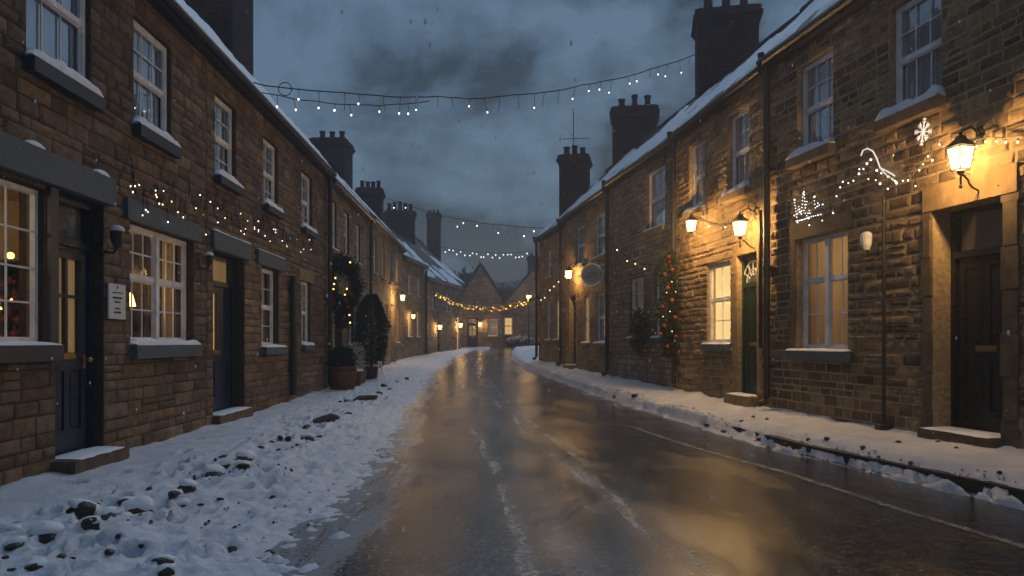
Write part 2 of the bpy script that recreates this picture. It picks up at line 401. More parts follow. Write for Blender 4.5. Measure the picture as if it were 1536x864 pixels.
def HL(X, Y):
    w = lwall(Y); e = xl(Y); t = (X - w) / (e - w)
    n = fbm(X, Y, .9, 1); n2 = fbm(X, Y, 3.2, 2); n3 = fbm(X, Y, 9, 3)
    rub = sst(.22, .5, t) * (1 - sst(.92, 1.1, t))
    h = .125 + .02 * n + .012 * n2 * (1 - rub) + rub * (.04 * n + .036 * n2 + .02 * n3)
    drop = sst(.62, 1.06 + .1 * n, t)
    n4 = fbm(X, Y * .6, 19, 3)
    h += .014 * n4 * sst(.2, .5, t) + pits(X, Y) * sst(.02, .12, t)
    h = h * (1 - drop) + drop * (.030 - .075 * sst(.84, 1.28, t) + .026 * n2 + .03 * n3 + .02 * n4)
    h += .03 * (1 - sst(0, .09, t)) * (.7 + .6 * n)
    return h + g(Y)
def HR(X, Y):
    w = rwall(Y); e = xr(Y); t = (X - w) / (e - w)     # 0 at the wall, 1 at the kerb
    n = fbm(X, Y, .9, 4); n2 = fbm(X, Y, 3.2, 5); n3 = fbm(X, Y, 8, 6)
    h = .265 - .07 * t + .028 * n + .02 * n2 + .008 * n3
    h += .035 * (1 - sst(0, .12, t)) * (.7 + .6 * n)
    n4 = fbm(X, Y, 19, 6)
    near = 1 - sst(8.6, 11.0, Y + .8 * n)
    edge = .945 - .03 * n2 - .015 * n3 + .03 * n
    drop = sst(edge - .14, edge + .03, t)
    ha = h * (1 - drop) + drop * (.085 + .05 * n2 + .04 * n3 + .02 * n4)
    if t > edge + .03: ha = -.06 + .095 * math.exp(-((t - 1.10 - .03 * n2) / .045) ** 2) * max(0, .75 + 1.2 * n2 + .5 * n3)
    d2 = sst(.985 + .03 * n2, 1.13 + .06 * n + .05 * n3, t)
    hb = max(h, .15 + .02 * n3) if t > .8 else h
    hb = (hb + .018 * n4) * (1 - d2) + d2 * (-.012 + .02 * n2 + .02 * n3)
    return ha * near + hb * (1 - near) + g(Y)

def ys(a, b, k=.012):
    o = [a]
    while o[-1] < b: o.append(o[-1] + max(.02, o[-1] * k))
    return o
def sheet(rows, cols, fn):
    mb = MB(); nc = cols + 1
    for Y in rows:
        for j in range(nc): mb.v.append(fn(Y, j / cols))
    for i in range(len(rows) - 1):
        for j in range(cols):
            a = i * nc + j; mb.f.append((a, a + 1, a + nc + 1, a + nc))
    mb.sm = True; return mb

gr = sheet([-150, -60, -20, 0, 5] + [10 + k * 3 for k in range(17)] + [80, 110, 150], 30, lambda Y, t: ((t - .5) * 300, Y, g(Y) - .03))
o = gr.build('ground', M['snow']); tag(o, 'snow covered ground around the village street', kind='structure')
rd = MB(); rows = [-8, -4, 0] + ys(2, 58, .02); nc = 25
rd.uv = []
for Y in rows:
    a = xl(Y) - .9; b = xr(Y) + .02
    for j in range(nc):
        t = j / (nc - 1); X = a + (b - a) * t
        u0 = (X - xl(Y)) / (xr(Y) - xl(Y))
        rd.v.append((X, Y, g(Y) + .02 * math.sin(math.pi * min(1, max(0, u0))))); rd.uv.append((u0 * 2 - 1, Y))
for i in range(len(rows) - 1):
    for j in range(nc - 1):
        a = i * nc + j; rd.f.append((a, a + 1, a + nc + 1, a + nc))
rd.sm = True
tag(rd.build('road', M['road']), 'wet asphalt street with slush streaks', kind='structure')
def roadz(X, Y):
    u0 = (X - xl(Y)) / (xr(Y) - xl(Y)); return g(Y) + .02 * math.sin(math.pi * min(1, max(0, u0)))
# painted lines
def stripe(pts, w):
    mb = MB(); P = []
    for (a, b) in zip(pts, pts[1:]):
        k = max(2, int(abs(b[1] - a[1]) / .25))
        for q in range(k): P.append((a[0] + (b[0] - a[0]) * q / k, a[1] + (b[1] - a[1]) * q / k))
    P.append(pts[-1])
    for (x, y) in P:
        ww = w * (1 + .25 * fbm(x, y, 2, 8)); x += .02 * fbm(x, y, 1.2, 9)
        mb.v += [(x - ww / 2, y, roadz(x - ww / 2, y) + .005), (x + ww / 2, y, roadz(x + ww / 2, y) + .005)]
    for i in range(len(P) - 1): mb.f.append((2 * i, 2 * i + 1, 2 * i + 3, 2 * i + 2))
    return mb
cl = MB()
for pts in ([(.80, 7.4), (.42, 10.4)], [(.38, 10.8), (.0, 14.1)], [(-.06, 14.6), (-.38, 18.2)], [(-.45, 18.8), (-.75, 22.4)], [(-.82, 23.2), (-1.05, 26.8)]):
    s = stripe(pts, .07); k = len(cl.v); cl.v += s.v; cl.f += [tuple(i + k for i in f) for f in s.f]
tag(cl.build('road_centre_marking', M['line']), 'worn white dashed line along the middle of the street', kind='structure')
tag(stripe([(3.35, 3.6), (3.2, 4.61), (2.93, 5.79), (2.67, 7.22), (2.21, 8.88), (1.75, 11.2)], .075).build('road_edge_marking', M['line']), 'worn white line along the right side of the street', kind='structure')
# right pavement with its kerb
pv = MB()
rows = ys(-4 + 6.5, 45, .03); rows = [-6, -2] + rows
for Y in rows:
    w = rwall(Y) + .35; e = xr(Y) + .03
    z = g(Y)
    pv.v += [(e - .0, Y, z - .1), (e, Y, z + .115), (e + .15, Y, z + .135), (w, Y, z + .19)]
for i in range(len(rows) - 1):
    for j in range(3):
        a = i * 4 + j; pv.f.append((a, a + 1, a + 5, a + 4))
tag(pv.build('pavement', M['asph_kerb']), 'raised kerbed pavement under the snow on the right', kind='structure')
yr = ys(1.2, 47, .006)
sl = sheet(yr, 190, lambda Y, t: (lambda X: (X, Y, HL(X, Y)))(lwall(Y) - .3 + (xl(Y) + .95 - lwall(Y) + .3) * t))
tag(sl.build('snowy_verge', M['snow']), 'lumpy trodden snow along the left side of the street', kind='structure')
yr = ys(2.5, 46, .009)
sr = sheet(yr, 130, lambda Y, t: (lambda X: (X, Y, HR(X, Y)))(xr(Y) - .35 + (rwall(Y) + .3 - xr(Y) + .35) * t))
tag(sr.build('snowy_pavement', M['snow']), 'snow lying on the right pavement up to its kerb', kind='structure')

# ------------------------------------------------------------------ building helpers
def cut(a, b, holes):
    """intervals of [a,b] with z pieces: returns segments between hole edges"""
    e = sorted({a, b} | {x for h in holes for x in h[:2] if a < x < b})
    return list(zip(e, e[1:]))
def stone_wall(mb, F, s0, s1, z0, z1, holes, rng, hr=(.11, .2), wr=(.16, .46), dr=(.008, .026), joint=.012, jit=.012):
    z = z0
    while z < z1 - .03:
        h = rng.uniform(*hr); zt = min(z1, z + h)
        if z1 - zt < .06: zt = z1
        hit = [q for q in holes if q[2] < zt and q[3] > z]
        for a, b in cut(s0, s1, hit):
            m = (a + b) / 2; bands = [(z, zt)]
            for q in hit:
                if q[0] <= m <= q[1]:
                    nb = []
                    for (c, d) in bands:
                        if q[2] > c + .025: nb.append((c, min(d, q[2])))
                        if q[3] < d - .025: nb.append((max(c, q[3]), d))
                    bands = nb
            for (c, d) in bands:
                x = a
                while x < b - .02:
                    wid = rng.uniform(*wr) * (.75 + .5 * (d - c) / hr[1])
                    xe = min(b, x + wid)
                    if b - xe < wr[0] * .5: xe = b
                    parts = [(c, d)]
                    if (d - c) > .15 and rng.random() < .22:
                        k = c + (d - c) * rng.uniform(.4, .6); parts = [(c, k), (k, d)]
                    for (p, q) in parts:
                        j = joint / 2 * rng.uniform(.6, 1.7)
                        dd = rng.uniform(*dr); e = min(.016, (q - p) * .18)
                        J = lambda: rng.uniform(-jit, jit) * min(1, (q - p) / .12)
                        o_ = [(x + j, p + j), (xe - j, p + j), (xe - j, q - j), (x + j, q - j)]
                        inn = [(x + j + e + abs(J()), p + j + e + abs(J())), (xe - j - e - abs(J()), p + j + e + abs(J())), (xe - j - e - abs(J()), q - j - e - abs(J())), (x + j + e + abs(J()), q - j - e - abs(J()))]
                        i = len(mb.v)
                        for (ss, zz) in o_: mb.v.append(tuple(F.P(ss, .001, zz)))
                        for (ss, zz) in inn: mb.v.append(tuple(F.P(ss, dd + rng.uniform(-.004, .004), zz)))
                        mb.v.append(tuple(F.P((x + xe) / 2 + J(), dd + rng.uniform(.0, .012), (p + q) / 2 + J())))
                        for k in range(4): mb.f.append((i + k, i + (k + 1) % 4, i + 4 + (k + 1) % 4, i + 4 + k))
                        for k in range(4): mb.f.append((i + 4 + k, i + 4 + (k + 1) % 4, i + 8))
                    x = xe
        z = zt
WALLD = .32
REV = {}
def wall_core(mb, F, s0, s1, z0, z1, holes, half, depth=None):
    """front sheet with openings, their reveals, and the rest of the shell"""
    es = sorted({s0, s1} | {x for h in holes for x in h[:2]}); ez = sorted({z0, z1} | {x for h in holes for x in h[2:4]})
    for a, b in zip(es, es[1:]):
        for c, d in zip(ez, ez[1:]):
            m, q = (a + b) / 2, (c + d) / 2
            if any(h[0] < m < h[1] and h[2] < q < h[3] for h in holes): continue
            mb.fquad(F, a, b, 0, c, d)
    for (a, b, c, d) in holes:
        w = -REV.get((a, b, c, d), WALLD)
        mb.poly([F.P(a, 0, c), F.P(a, w, c), F.P(a, w, d), F.P(a, 0, d)]); mb.poly([F.P(b, 0, c), F.P(b, w, c), F.P(b, w, d), F.P(b, 0, d)])
        mb.poly([F.P(a, 0, c), F.P(b, 0, c), F.P(b, w, c), F.P(a, w, c)]); mb.poly([F.P(a, 0, d), F.P(b, 0, d), F.P(b, w, d), F.P(a, w, d)])
    D = -2 * half
    mb.fquad(F, s0, s1, D, z0, z1)
def gables(mb, F, s0, s1, z0, z1, half, rise):
    for s in (s0, s1):
        mb.poly([F.P(s, 0, z0), F.P(s, -2 * half, z0), F.P(s, -2 * half, z1), F.P(s, -half, z1 + rise), F.P(s, 0, z1)])
def snow_roof(F, s0, s1, ze, half, pitch, over, seed, bare, res=.12):
    b0 = .62 if bare < .2 else .3
    """lumpy snow on the front slope; where it sinks below the tiles they show"""
    tp = math.tan(pitch); mb = MB(); L = half + over; ns = max(6, int((s1 - s0) / res)); nd = 26; nv = Vector((0, 0, 1))
    for i in range(ns + 1):
        s = s0 + (s1 - s0) * i / ns
        for j in range(nd + 1):
            t = j / nd; d = over - L * t
            n = fbm(s, t * L, 1.1, seed); n2 = fbm(s, t * L, 4, seed + 1)
            h = .024 + .055 * n + .034 * n2
            h -= .16 * (1 - sst(0, .03 + .02 * n2, t)) ** 2 * (.55 + .6 * n)
            h -= bare * sst(b0 + .3 * n, b0 + .33, t)
            if i in (0, ns): h = -.02
            mb.v.append(tuple(F.P(s, d, ze - d * tp + .045 + h / math.cos(pitch))))
    for i in range(ns):
        for j in range(nd):
            a = i * (nd + 1) + j; mb.f.append((a, a + 1, a + nd + 2, a + nd + 1))
    mb.sm = True; return mb

def house(name, label, F, s0, s1, zb, ze, holes, pitch=R(45), half=2.7, stone_='iron', mortar='mortar_iron', seed=1, bare=.14, snow=True,
          hr=(.11, .2), wr=(.16, .46), over=.16, dr=(.008, .026), joint=.012, group='stone terraced houses along the street'):
    rng = random.Random(seed)
    H = thing(name, label, 'house', F.P((s0 + s1) / 2, 0, zb), group)
    a, b = s0 + .003, s1 - .003; rise = half * math.tan(pitch)
    mb = MB(); wall_core(mb, F, a, b, zb, ze, holes, half); gables(mb, F, a, b, zb, ze, half, rise)
    wl = mb.build('wall', M[mortar], H)
    st = MB(); stone_wall(st, F, a + .004, b - .004, zb, ze, holes, rng, hr=hr, wr=wr, dr=dr, joint=joint)
    st.build('stone_facing', M[stone_], wl)
    rf = MB(); tp = math.tan(pitch); th = .05
    rf.hexa([F.P(a, over, ze - over * tp), F.P(b, over, ze - over * tp), F.P(b, -half, ze + rise), F.P(a, -half, ze + rise),
             F.P(a, over, ze - over * tp + th), F.P(b, over, ze - over * tp + th), F.P(b, -half, ze + rise + th), F.P(a, -half, ze + rise + th)])
    rf.hexa([F.P(a, -half - .002, ze + rise), F.P(b, -half - .002, ze + rise), F.P(b, -2 * half - over, ze - over * tp), F.P(a, -2 * half - over, ze - over * tp),
             F.P(a, -half - .002, ze + rise + th), F.P(b, -half - .002, ze + rise + th), F.P(b, -2 * half - over, ze - over * tp + th), F.P(a, -2 * half - over, ze - over * tp + th)])
    rf.tube([F.P(a, -half, ze + rise + .05), F.P(b, -half, ze + rise + .05)], .09, 8)
    roof = rf.build('roof', M['tile'], H)
    if snow: snow_roof(F, a, b, ze, half - .05, pitch, over, seed, bare).build('roof_snow', M['capsnow'], roof)
    gt = MB(); zz = ze - over * tp - .02
    gt.fbox(F, a, b, .03, over - .015, zz - .1, zz)      # soffit board
    gt.tube([F.P(a, over + .03, zz - .01), F.P(b, over + .03, zz - .01)], .055, 8)
    gt.build('gutter', M['iron_black'], roof)
    return H
def cap(F, s0, s1, d0, d1, z, h, seed):
    """a lumpy ribbon of snow lying on a ledge"""
    mb = MB(); n = max(6, int((s1 - s0) / .05)); prof = ((0, 0), (.0, .6), (.18, .95), (.5, 1.0), (.82, .85), (1.0, .5), (1.03, -.05))
    for i in range(n + 1):
        s = s0 + (s1 - s0) * i / n; k = fbm(s, z, 3, seed); k2 = fbm(s, z, 9, seed + 2)
        e = min(1, min(i, n - i) / 1.6 + .25)
        for (t, y) in prof:
            mb.v.append(tuple(F.P(s, d0 + (d1 - d0) * t * (1 + (.1 * k2 if t > .9 else 0)), z + .002 + h * y * e * (1 + .45 * k + .25 * k2 * (t > .1)))))
    m = len(prof)
    for i in range(n):
        for j in range(m - 1):
            a = i * m + j; mb.f.append((a, a + 1, a + m + 1, a + m))
    mb.f.append(tuple(range(m))); mb.f.append(tuple(n * m + k for k in range(m)))
    mb.sm = True; return mb
def pleats(F, s0, s1, d, z0, z1, amp=.02, wl=.09, mb=None):
    mb = mb or MB(); n = max(4, int((s1 - s0) / .018)); i0 = len(mb.v)
    for i in range(n + 1):
        s = s0 + (s1 - s0) * i / n; dd = d + amp * math.sin(2 * math.pi * s / wl + 1.3 * math.sin(s * 9))
        mb.v += [tuple(F.P(s, dd * 1.0 + .006 * math.sin(s * 40), z0)), tuple(F.P(s, d + .6 * (dd - d), z1))]
    for i in range(n):
        a = i0 + 2 * i; mb.f.append((a, a + 2, a + 3, a + 1))
    mb.sm = True; return mb
def window(H, F, s0, s1, z0, z1, rec=.1, style='sash', cols=2, rows=(2, 2), sill='slate', sillh=.13, sillx=.09, silld=.13, lit=None, pane='glass',
           curtain='gap', snowh=.05, seed=0, lintel=None, far=False, meet=.5, bars=True, watt=0, ext=.45, extl=.45):
    """opening s0..s1, z0..z1; the joinery sits rec behind the wall face"""
    d = -rec; fw = .045; fr = MB(); D = .045
    g_ = .004
    a, b, c, e = s0 + g_, s1 - g_, z0 + g_, z1 - g_
    fr.fbox(F, a, a + fw, d - D, d, c, e); fr.fbox(F, b - fw, b, d - D, d, c, e)
    fr.fbox(F, a + fw, b - fw, d - D, d, e - fw, e); fr.fbox(F, a + fw, b - fw, d - D, d + .012, c, c + fw * 1.4)
    lights = []
    bays = [(a + fw, b - fw)]
    if style == 'double':
        m = (a + b) / 2; fr.fbox(F, m - .04, m + .04, d - D, d + .01, c + fw * 1.4, e - fw); bays = [(a + fw, m - .04), (m + .04, b - fw)]
    for (p, q) in bays:
        zl, zh = c + fw * 1.4, e - fw
        if style in ('sash', 'double'):
            zm = zl + (zh - zl) * meet
            fr.fbox(F, p, q, d - D, d - .008, zm - .022, zm + .022)
            for (x, y, dd, nr) in ((zl, zm - .022, d - .024, rows[1]), (zm + .022, zh, d - .012, rows[0])):
                sw = .02    # sash stiles
                fr.fbox(F, p, p + sw, d - D, dd, x, y); fr.fbox(F, q - sw, q, d - D, dd, x, y)
                fr.fbox(F, p + sw, q - sw, d - D, dd, x, x + sw); fr.fbox(F, p + sw, q - sw, d - D, dd, y - sw, y)
                lights.append((p + sw, q - sw, x + sw, y - sw, dd - .012, nr))
        else:
            lights.append((p, q, zl, zh, d - .012, rows[0]))
    for (p, q, x, y, dd, nr) in lights:
        if not bars: continue
        for k in range(1, cols):
            s = p + (q - p) * k / cols; fr.fbox(F, s - .008, s + .008, dd - .012, dd, x, y)
        if isinstance(nr, (list, tuple)): zs = [x + (y - x) * v for v in nr]
        else: zs = [x + (y - x) * k / nr for k in range(1, nr)]
        for zz in zs: fr.fbox(F, p, q, dd - .013, dd + .001, zz - .008, zz + .008)
    w = fr.build('window', M['paint'], H)
    pn = MB()
    for (p, q, x, y, dd, nr) in lights: pn.fquad(F, p, q, dd - .024, x, y)
    pn.build('pane', M[pane], w)
    if sill:
        sm = MB(); sm.fbox(F, s0 - sillx, s1 + sillx, -.02, silld, z0 - sillh, z0 - .003)
        sm.fbox(F, s0 + .002, s1 - .002, -rec - .03, -.021, z0 - .06, z0 - .004)
        sl_ = sm.build('sill', M[sill], w)
        if snowh: cap(F, s0 - sillx + .01, s1 + sillx - .015, -.018, silld - .008, z0 - .003, snowh, seed).build('sill_snow', M['capsnow'], w)
    if lintel:
        (mat, h, ex, pr) = lintel
        lm = MB(); lm.fbox(F, s0 - ex, s1 + ex, -.05, pr, z1 + .004, z1 + h); lm.build('lintel', M[mat], H)
    # what is behind the glass
    k = -WALLD + .02
    if curtain == 'blind' or far:
        cb = MB(); cb.fquad(F, s0, s1, d - .12, z0, z1)
        cb.build('blind', M[lit] if lit else M['cloth'], w)
    else:
        ct = MB(); ww = s1 - s0
        if curtain == 'gap':
            pleats(F, s0 + .02, s0 + ww * .40, d - .13, z0, z1, mb=ct); pleats(F, s1 - ww * .40, s1 - .02, d - .13, z0, z1, mb=ct)
        elif curtain == 'full': pleats(F, s0, s1, d - .092, z0, z1, amp=.014, mb=ct)
        elif curtain == 'side':
            pleats(F, s0, s0 + ww * .16, d - .15, z0, z1, mb=ct); pleats(F, s1 - ww * .2, s1, d - .15, z0, z1, mb=ct)
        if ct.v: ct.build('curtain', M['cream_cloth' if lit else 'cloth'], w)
        rm = MB(); A, B, C, E = s0 - extl, s1 + ext, z0 - .5, z1 + .15; q0, q1 = -REV.get((s0, s1, z0, z1), WALLD), -1.9
        rm.fquad(F, A, B, q1, C, E)
        for s in (A, B): rm.poly([F.P(s, q0, C), F.P(s, q1, C), F.P(s, q1, E), F.P(s, q0, E)])
        for z in (C, E): rm.poly([F.P(A, q0, z), F.P(B, q0, z), F.P(B, q1, z), F.P(A, q1, z)])
        for (x0, x1, y0, y1) in ((A, s0, C, E), (s1, B, C, E), (s0, s1, C, z0), (s0, s1, z1, E)): rm.fquad(F, x0, x1, q0, y0, y1)
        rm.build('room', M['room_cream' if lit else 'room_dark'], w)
        if watt:
            ld = bpy.data.lights.new('room_light', 'POINT'); ld.energy = watt; ld.color = (1, .74, .42); ld.shadow_soft_size = .08
            lo = bpy.data.objects.new('room_light', ld); COL.objects.link(lo); lo.location = F.P(s0 + (s1 - s0) * .45, -1.0, z1 - .15)
    return w
def door(H, F, s0, s1, z0, z1, rec=.18, mat='darkblue', top=2.2, glazed=None, fan=True, fanlit=None, step=None, stepsnow=True, hand=1, lit=None, seed=0, fancy=False, lobby=True):
    """leaf z0..top, a fanlight above it up to z1"""
    d = -rec; a, b = s0 + .004, s1 - .004
    fr = MB(); fw = .06
    fr.fbox(F, a, a + fw, d - .08, d, z0, z1 - .004); fr.fbox(F, b - fw, b, d - .08, d, z0, z1 - .004); fr.fbox(F, a + fw, b - fw, d - .08, d, z1 - .064, z1 - .004)
    if fan: fr.fbox(F, a + fw, b - fw, d - .08, d + .012, top, top + .07)
    lf = MB(); p, q = a + fw + .003, b - fw - .003; t = top - .003 if fan else z1 - .067; w = q - p; dl = d - .03
    gz = []
    st = .1
    # stiles and rails, panels set back
    lf.fbox(F, p, p + st, dl - .04, dl, z0 + .01, t); lf.fbox(F, q - st, q, dl - .04, dl, z0 + .01, t)
    hgt = t - z0
    zr = [z0 + .01, z0 + .22, z0 + hgt * .40, z0 + hgt * .40 + .17, t - .11, t]
    for x, y in ((0, 1), (2, 3), (4, 5)): lf.fbox(F, p + st, q - st, dl - .04, dl, zr[x], zr[y])
    mid = (p + q) / 2
    lf.fbox(F, mid - .045, mid + .045, dl - .04, dl, zr[1], zr[2])
    for (x, y) in ((p + st, mid - .045), (mid + .045, q - st)):
        lf.fbox(F, x, y, dl - .036, dl - .016, zr[1], zr[2]); lf.fbox(F, x + .03, y - .03, dl - .016, dl - .008, zr[1] + .04, zr[2] - .04)
    if glazed == 'two':
        lf.fbox(F, mid - .02, mid + .02, dl - .04, dl, zr[3], zr[4]); zc = zr[3] + (zr[4] - zr[3]) * .6
        lf.fbox(F, p + st, mid - .02, dl - .04, dl - .003, zc - .015, zc + .015); lf.fbox(F, mid + .02, q - st, dl - .04, dl - .003, zc - .015, zc + .015)
        gz = [(p + st, q - st, zr[3], zr[4])]
    elif glazed == 'slit':
        x0, x1 = mid - .09, mid + .09
        lf.fbox(F, p + st, x0, dl - .04, dl - .006, zr[3], zr[4]); lf.fbox(F, x1, q - st, dl - .04, dl - .006, zr[3], zr[4]); gz = [(x0, x1, zr[3], zr[4])]
    else:
        lf.fbox(F, mid - .045, mid + .045, dl - .04, dl, zr[3], zr[4])
        for (x, y) in ((p + st, mid - .045), (mid + .045, q - st)):
            lf.fbox(F, x, y, dl - .036, dl - .016, zr[3], zr[4]); lf.fbox(F, x + .03, y - .03, dl - .016, dl - .008, zr[3] + .04, zr[4] - .04)
    Dr = lf.build('door', M[mat], H)
    fr.build('door_frame', M[mat], Dr)
    if gz:
        gm = MB(); bm_ = MB()
        for (x, y, u, v) in gz: gm.fquad(F, x, y, dl - .02, u, v); bm_.fquad(F, x, y, dl - .06, u, v)
        gm.build('glazing', M['glass_door'], Dr)
        bm_.build('blind', M[lit] if lit else M['room_dark'], Dr)
    if fan:
        fm = MB(); fm.fquad(F, a + fw, b - fw, d - .04, top + .07, z1 - .064); fm.build('fanlight', M['glass_door'], Dr)
        fb = MB(); fb.fquad(F, a + fw, b - fw, d - .09, top + .07, z1 - .064); fb.build('fanlight_blind', M[fanlit] if fanlit else M['room_dark'], Dr)
        if fancy:
            sc = MB(); cz = top + .08; rr = z1 - .1 - cz
            for r_ in (rr * .95, rr * .6): sc.tube([F.P(mid + r_ * math.cos(x), d - .02, cz + r_ * math.sin(x)) for x in [math.pi * k / 14 for k in range(15)]], .012, 5)
            for k in range(1, 6):
                x = math.pi * k / 6; sc.tube([F.P(mid + rr * .3 * math.cos(x), d - .02, cz + rr * .3 * math.sin(x)), F.P(mid + rr * .95 * math.cos(x), d - .02, cz + rr * .95 * math.sin(x))], .009, 5)
            sc.build('fanlight_tracery', M['paint'], Dr)
    hm = MB(); hx = (q - .05) if hand > 0 else (p + .05); hz = z0 + hgt * .45
    hm.tube([F.P(hx, dl, hz), F.P(hx, dl + .05, hz)], .012, 8); hm.ball(F.P(hx, dl + .06, hz), .028); hm.fbox(F, hx - .022, hx + .022, dl, dl + .006, hz - .09, hz + .05)
    hm.build('handle', M['brass'], Dr)
    lm = MB(); lz = z0 + hgt * .47; lm.fbox(F, mid - .13, mid + .13, dl, dl + .012, lz - .03, lz + .03); lm.fbox(F, mid - .1, mid + .1, dl + .012, dl + .018, lz - .014, lz + .014)
    lm.build('letterbox', M['brass'], Dr)
    if step:
        (ex, pr, h, mm) = step
        sm = MB(); sm.fbox(F, s0 - ex, s1 + ex, .002, pr, z0 - h, z0 - .004); sm.fbox(F, s0 + .003, s1 - .003, -rec - .1, .0015, z0 - h, z0 - .005)
        so_ = sm.build('doorstep', M[mm], H)
        if stepsnow: cap(F, s0 + .01, s1 - .01, -rec + .02, pr - .01, z0 - .003, .022, seed).build('step_snow', M['capsnow'], so_)
    # lobby behind, so that no light leaks through the frame
    if not lobby: return Dr
    bk = MB(); bk.fquad(F, s0 - .1, s1 + .1, -WALLD - .01, z0 - .3, z1 + .1); bk.build('lobby_wall', M['room_dark'], Dr)
    return Dr
def slab(H, F, s0, s1, d0, d1, z0, z1, mat, name='lintel', snow=0, seed=0, spots=None):
    mb = MB(); mb.fbox(F, s0, s1, d0, d1, z0, z1); o = mb.build(name, M[mat], H)
    if snow: 
        for (a, b) in (spots or [(s0 + .01, s1 - .01)]): cap(F, a, b, .015, d1 - .005, z1, snow, seed).build('snow_cap', M['capsnow'], o)
    return o
def chimney(H, c, wx, wy, z0, z1, ang, npots, seed, far=False, ph=.45, along=True):
    """brick stack with corbelled head and pots; c = plan centre, ang = turn"""
    rng = random.Random(seed); ux = Vector((math.cos(ang), math.sin(ang), 0)); uy = Vector((-ux.y, ux.x, 0)); C = Vector((c[0], c[1], 0))
    def box(mb, hx, hy, a, b):
        mb.hexa([C + ux * (sx * hx) + uy * (sy * hy) + Vector((0, 0, z)) for z in (a, b) for sx, sy in ((-1, -1), (1, -1), (1, 1), (-1, 1))])
    mb = MB(); hx, hy = wx / 2, wy / 2
    box(mb, hx, hy, z0, z1 - .36); box(mb, hx + .05, hy + .05, z1 - .358, z1 - .28); box(mb, hx + .10, hy + .10, z1 - .278, z1 - .19); box(mb, hx + .06, hy + .06, z1 - .188, z1 - .05)
    box(mb, hx - .02, hy - .02, z1 - .048, z1)
    ch = mb.build('chimney', M['mortar_grey'] if False else M['pot'], H)
    if not far:
        br = MB()
        for sg, (A, Bv, hl, off) in enumerate(((ux, uy, hx, hy), (ux, -uy, hx, hy), (uy, ux, hy, hx), (uy, -ux, hy, hx))):
            for (ext, a, b) in ((0, z0, z1 - .36), (.10, z1 - .278, z1 - .19), (.06, z1 - .188, z1 - .05)):
                F = Frame((0, 1), (0, 2), 1); F.o = C + Bv * (off + ext) - A * (hl + ext); F.u = A; F.n = Bv
                stone_wall(br, F, .0, 2 * (hl + ext), a, b, [], rng, hr=(.07, .078), wr=(.18, .23), dr=(.004, .009), joint=.01, jit=.003)
        br.build('brick_facing', M['brick'], ch)
    L, ax = (wx, ux) if along else (wy, uy)
    for k in range(npots):
        t = ((k + .5) / npots - .5) * (L - .15); h = ph * rng.uniform(.82, 1.15); r = .115 * rng.uniform(.9, 1.1)
        p = C + ax * t + Vector((0, 0, z1 - .002)); pm = MB(); ln = rng.uniform(-.02, .02)
        pm.lathe(p, [(r * 1.05, 0), (r, .05), (r * .86, h * .85), (r * 1.08, h * .86), (r * 1.08, h), (r * .8, h), (r * .78, h * .6)], 12)
        pm.build('chimney_pot', M['pot'], ch)
    return ch
def downpipe(H, F, s, z0, z1, r=.04, d=.09, shoe=True, elbow=True, mat='iron_black'):
    mb = MB(); pts = []
    if elbow: pts += [F.P(s, d + .10, z1 + .1), F.P(s, d + .08, z1 - .02), F.P(s, d, z1 - .2)]
    else: pts += [F.P(s, d, z1)]
    pts += [F.P(s, d, z0 + .12)]
    if shoe: pts += [F.P(s, d + .03, z0 + .06), F.P(s, d + .14, z0 + .02)]
    mb.tube(pts, r, 10)
    z = z0 + .6
    while z < z1 - .3:
        mb.tube([F.P(s, d, z - .03), F.P(s, d, z + .03)], r * 1.3, 10); mb.fbox(F, s - r * 1.9, s + r * 1.9, .002, d - .01, z - .015, z + .015); z += 1.5
    return mb.build('downpipe', M[mat], H, smooth=False)

# ------------------------------------------------------------------ left row
FL = Frame((lwall(2.0), 2.0), (lwall(31.8), 31.8), 1)
Y2 = FL.s_of_Y
PXL = FL.px
GL = 'stone terraced houses along the street'
# house one: shopfront, blue door, double window
a0, a1 = Y2(2.0), Y2(10.0)
h_shop = (Y2(4.55), Y2(6.42), 1.27, 2.62); REV[h_shop] = .2; h_d1 = (Y2(6.55), Y2(7.36), .24, 2.66); h_w1 = (Y2(7.90), Y2(9.58), 1.26, 2.60)
h_u0 = (Y2(3.7), Y2(4.55), 3.68, 4.98); h_u1 = (Y2(6.14), Y2(7.12), 3.68, 5.0); h_u2 = (Y2(7.98), Y2(8.90), 3.66, 4.85)
L1 = house('terraced_house', 'brown ironstone house with navy shopfront beside a deep navy door and glowing Christmas tree window', FL, a0, a1, -.1, 5.44,
           [h_shop, h_d1, h_w1, h_u0, h_u1, h_u2], R(49), 2.6, 'iron', 'mortar_iron', 11, hr=(.09, .165), wr=(.15, .42), dr=(.004, .018))
window(L1, FL, *h_shop, rec=.07, style='fixed', cols=5, rows=((.24, .48, .74),), sill='shopblue', sillh=.14, sillx=.06, silld=.12, lit='blind_lit', pane='glass_clear', curtain='none', snowh=.03, seed=3, watt=15, ext=1.28)
slab(L1, FL, Y2(3.6), Y2(7.42), -.04, .10, 2.664, 2.93, 'slate', snow=.05, seed=5, spots=[(Y2(6.05), Y2(6.25)), (Y2(7.1), Y2(7.3))])
door(L1, FL, *h_d1, rec=.10, mat='darkblue', top=2.2, glazed='two', lit='blind_dim', step=(.08, .22, .26, 'dressed_dark'), seed=4, lobby=False)
pl = MB(); pl.fbox(FL, Y2(6.425), Y2(6.545), .003, .035, 1.12, 2.66); pl.build('pilaster', M['shopblue'], L1)
window(L1, FL, *h_w1, rec=.09, style='double', cols=3, rows=(2, 2), sill='slate', sillh=.15, sillx=.04, silld=.10, lit='blind_lit', pane='glass_clear', curtain='side', snowh=.06, seed=6, meet=.56, watt=9, extl=.2)
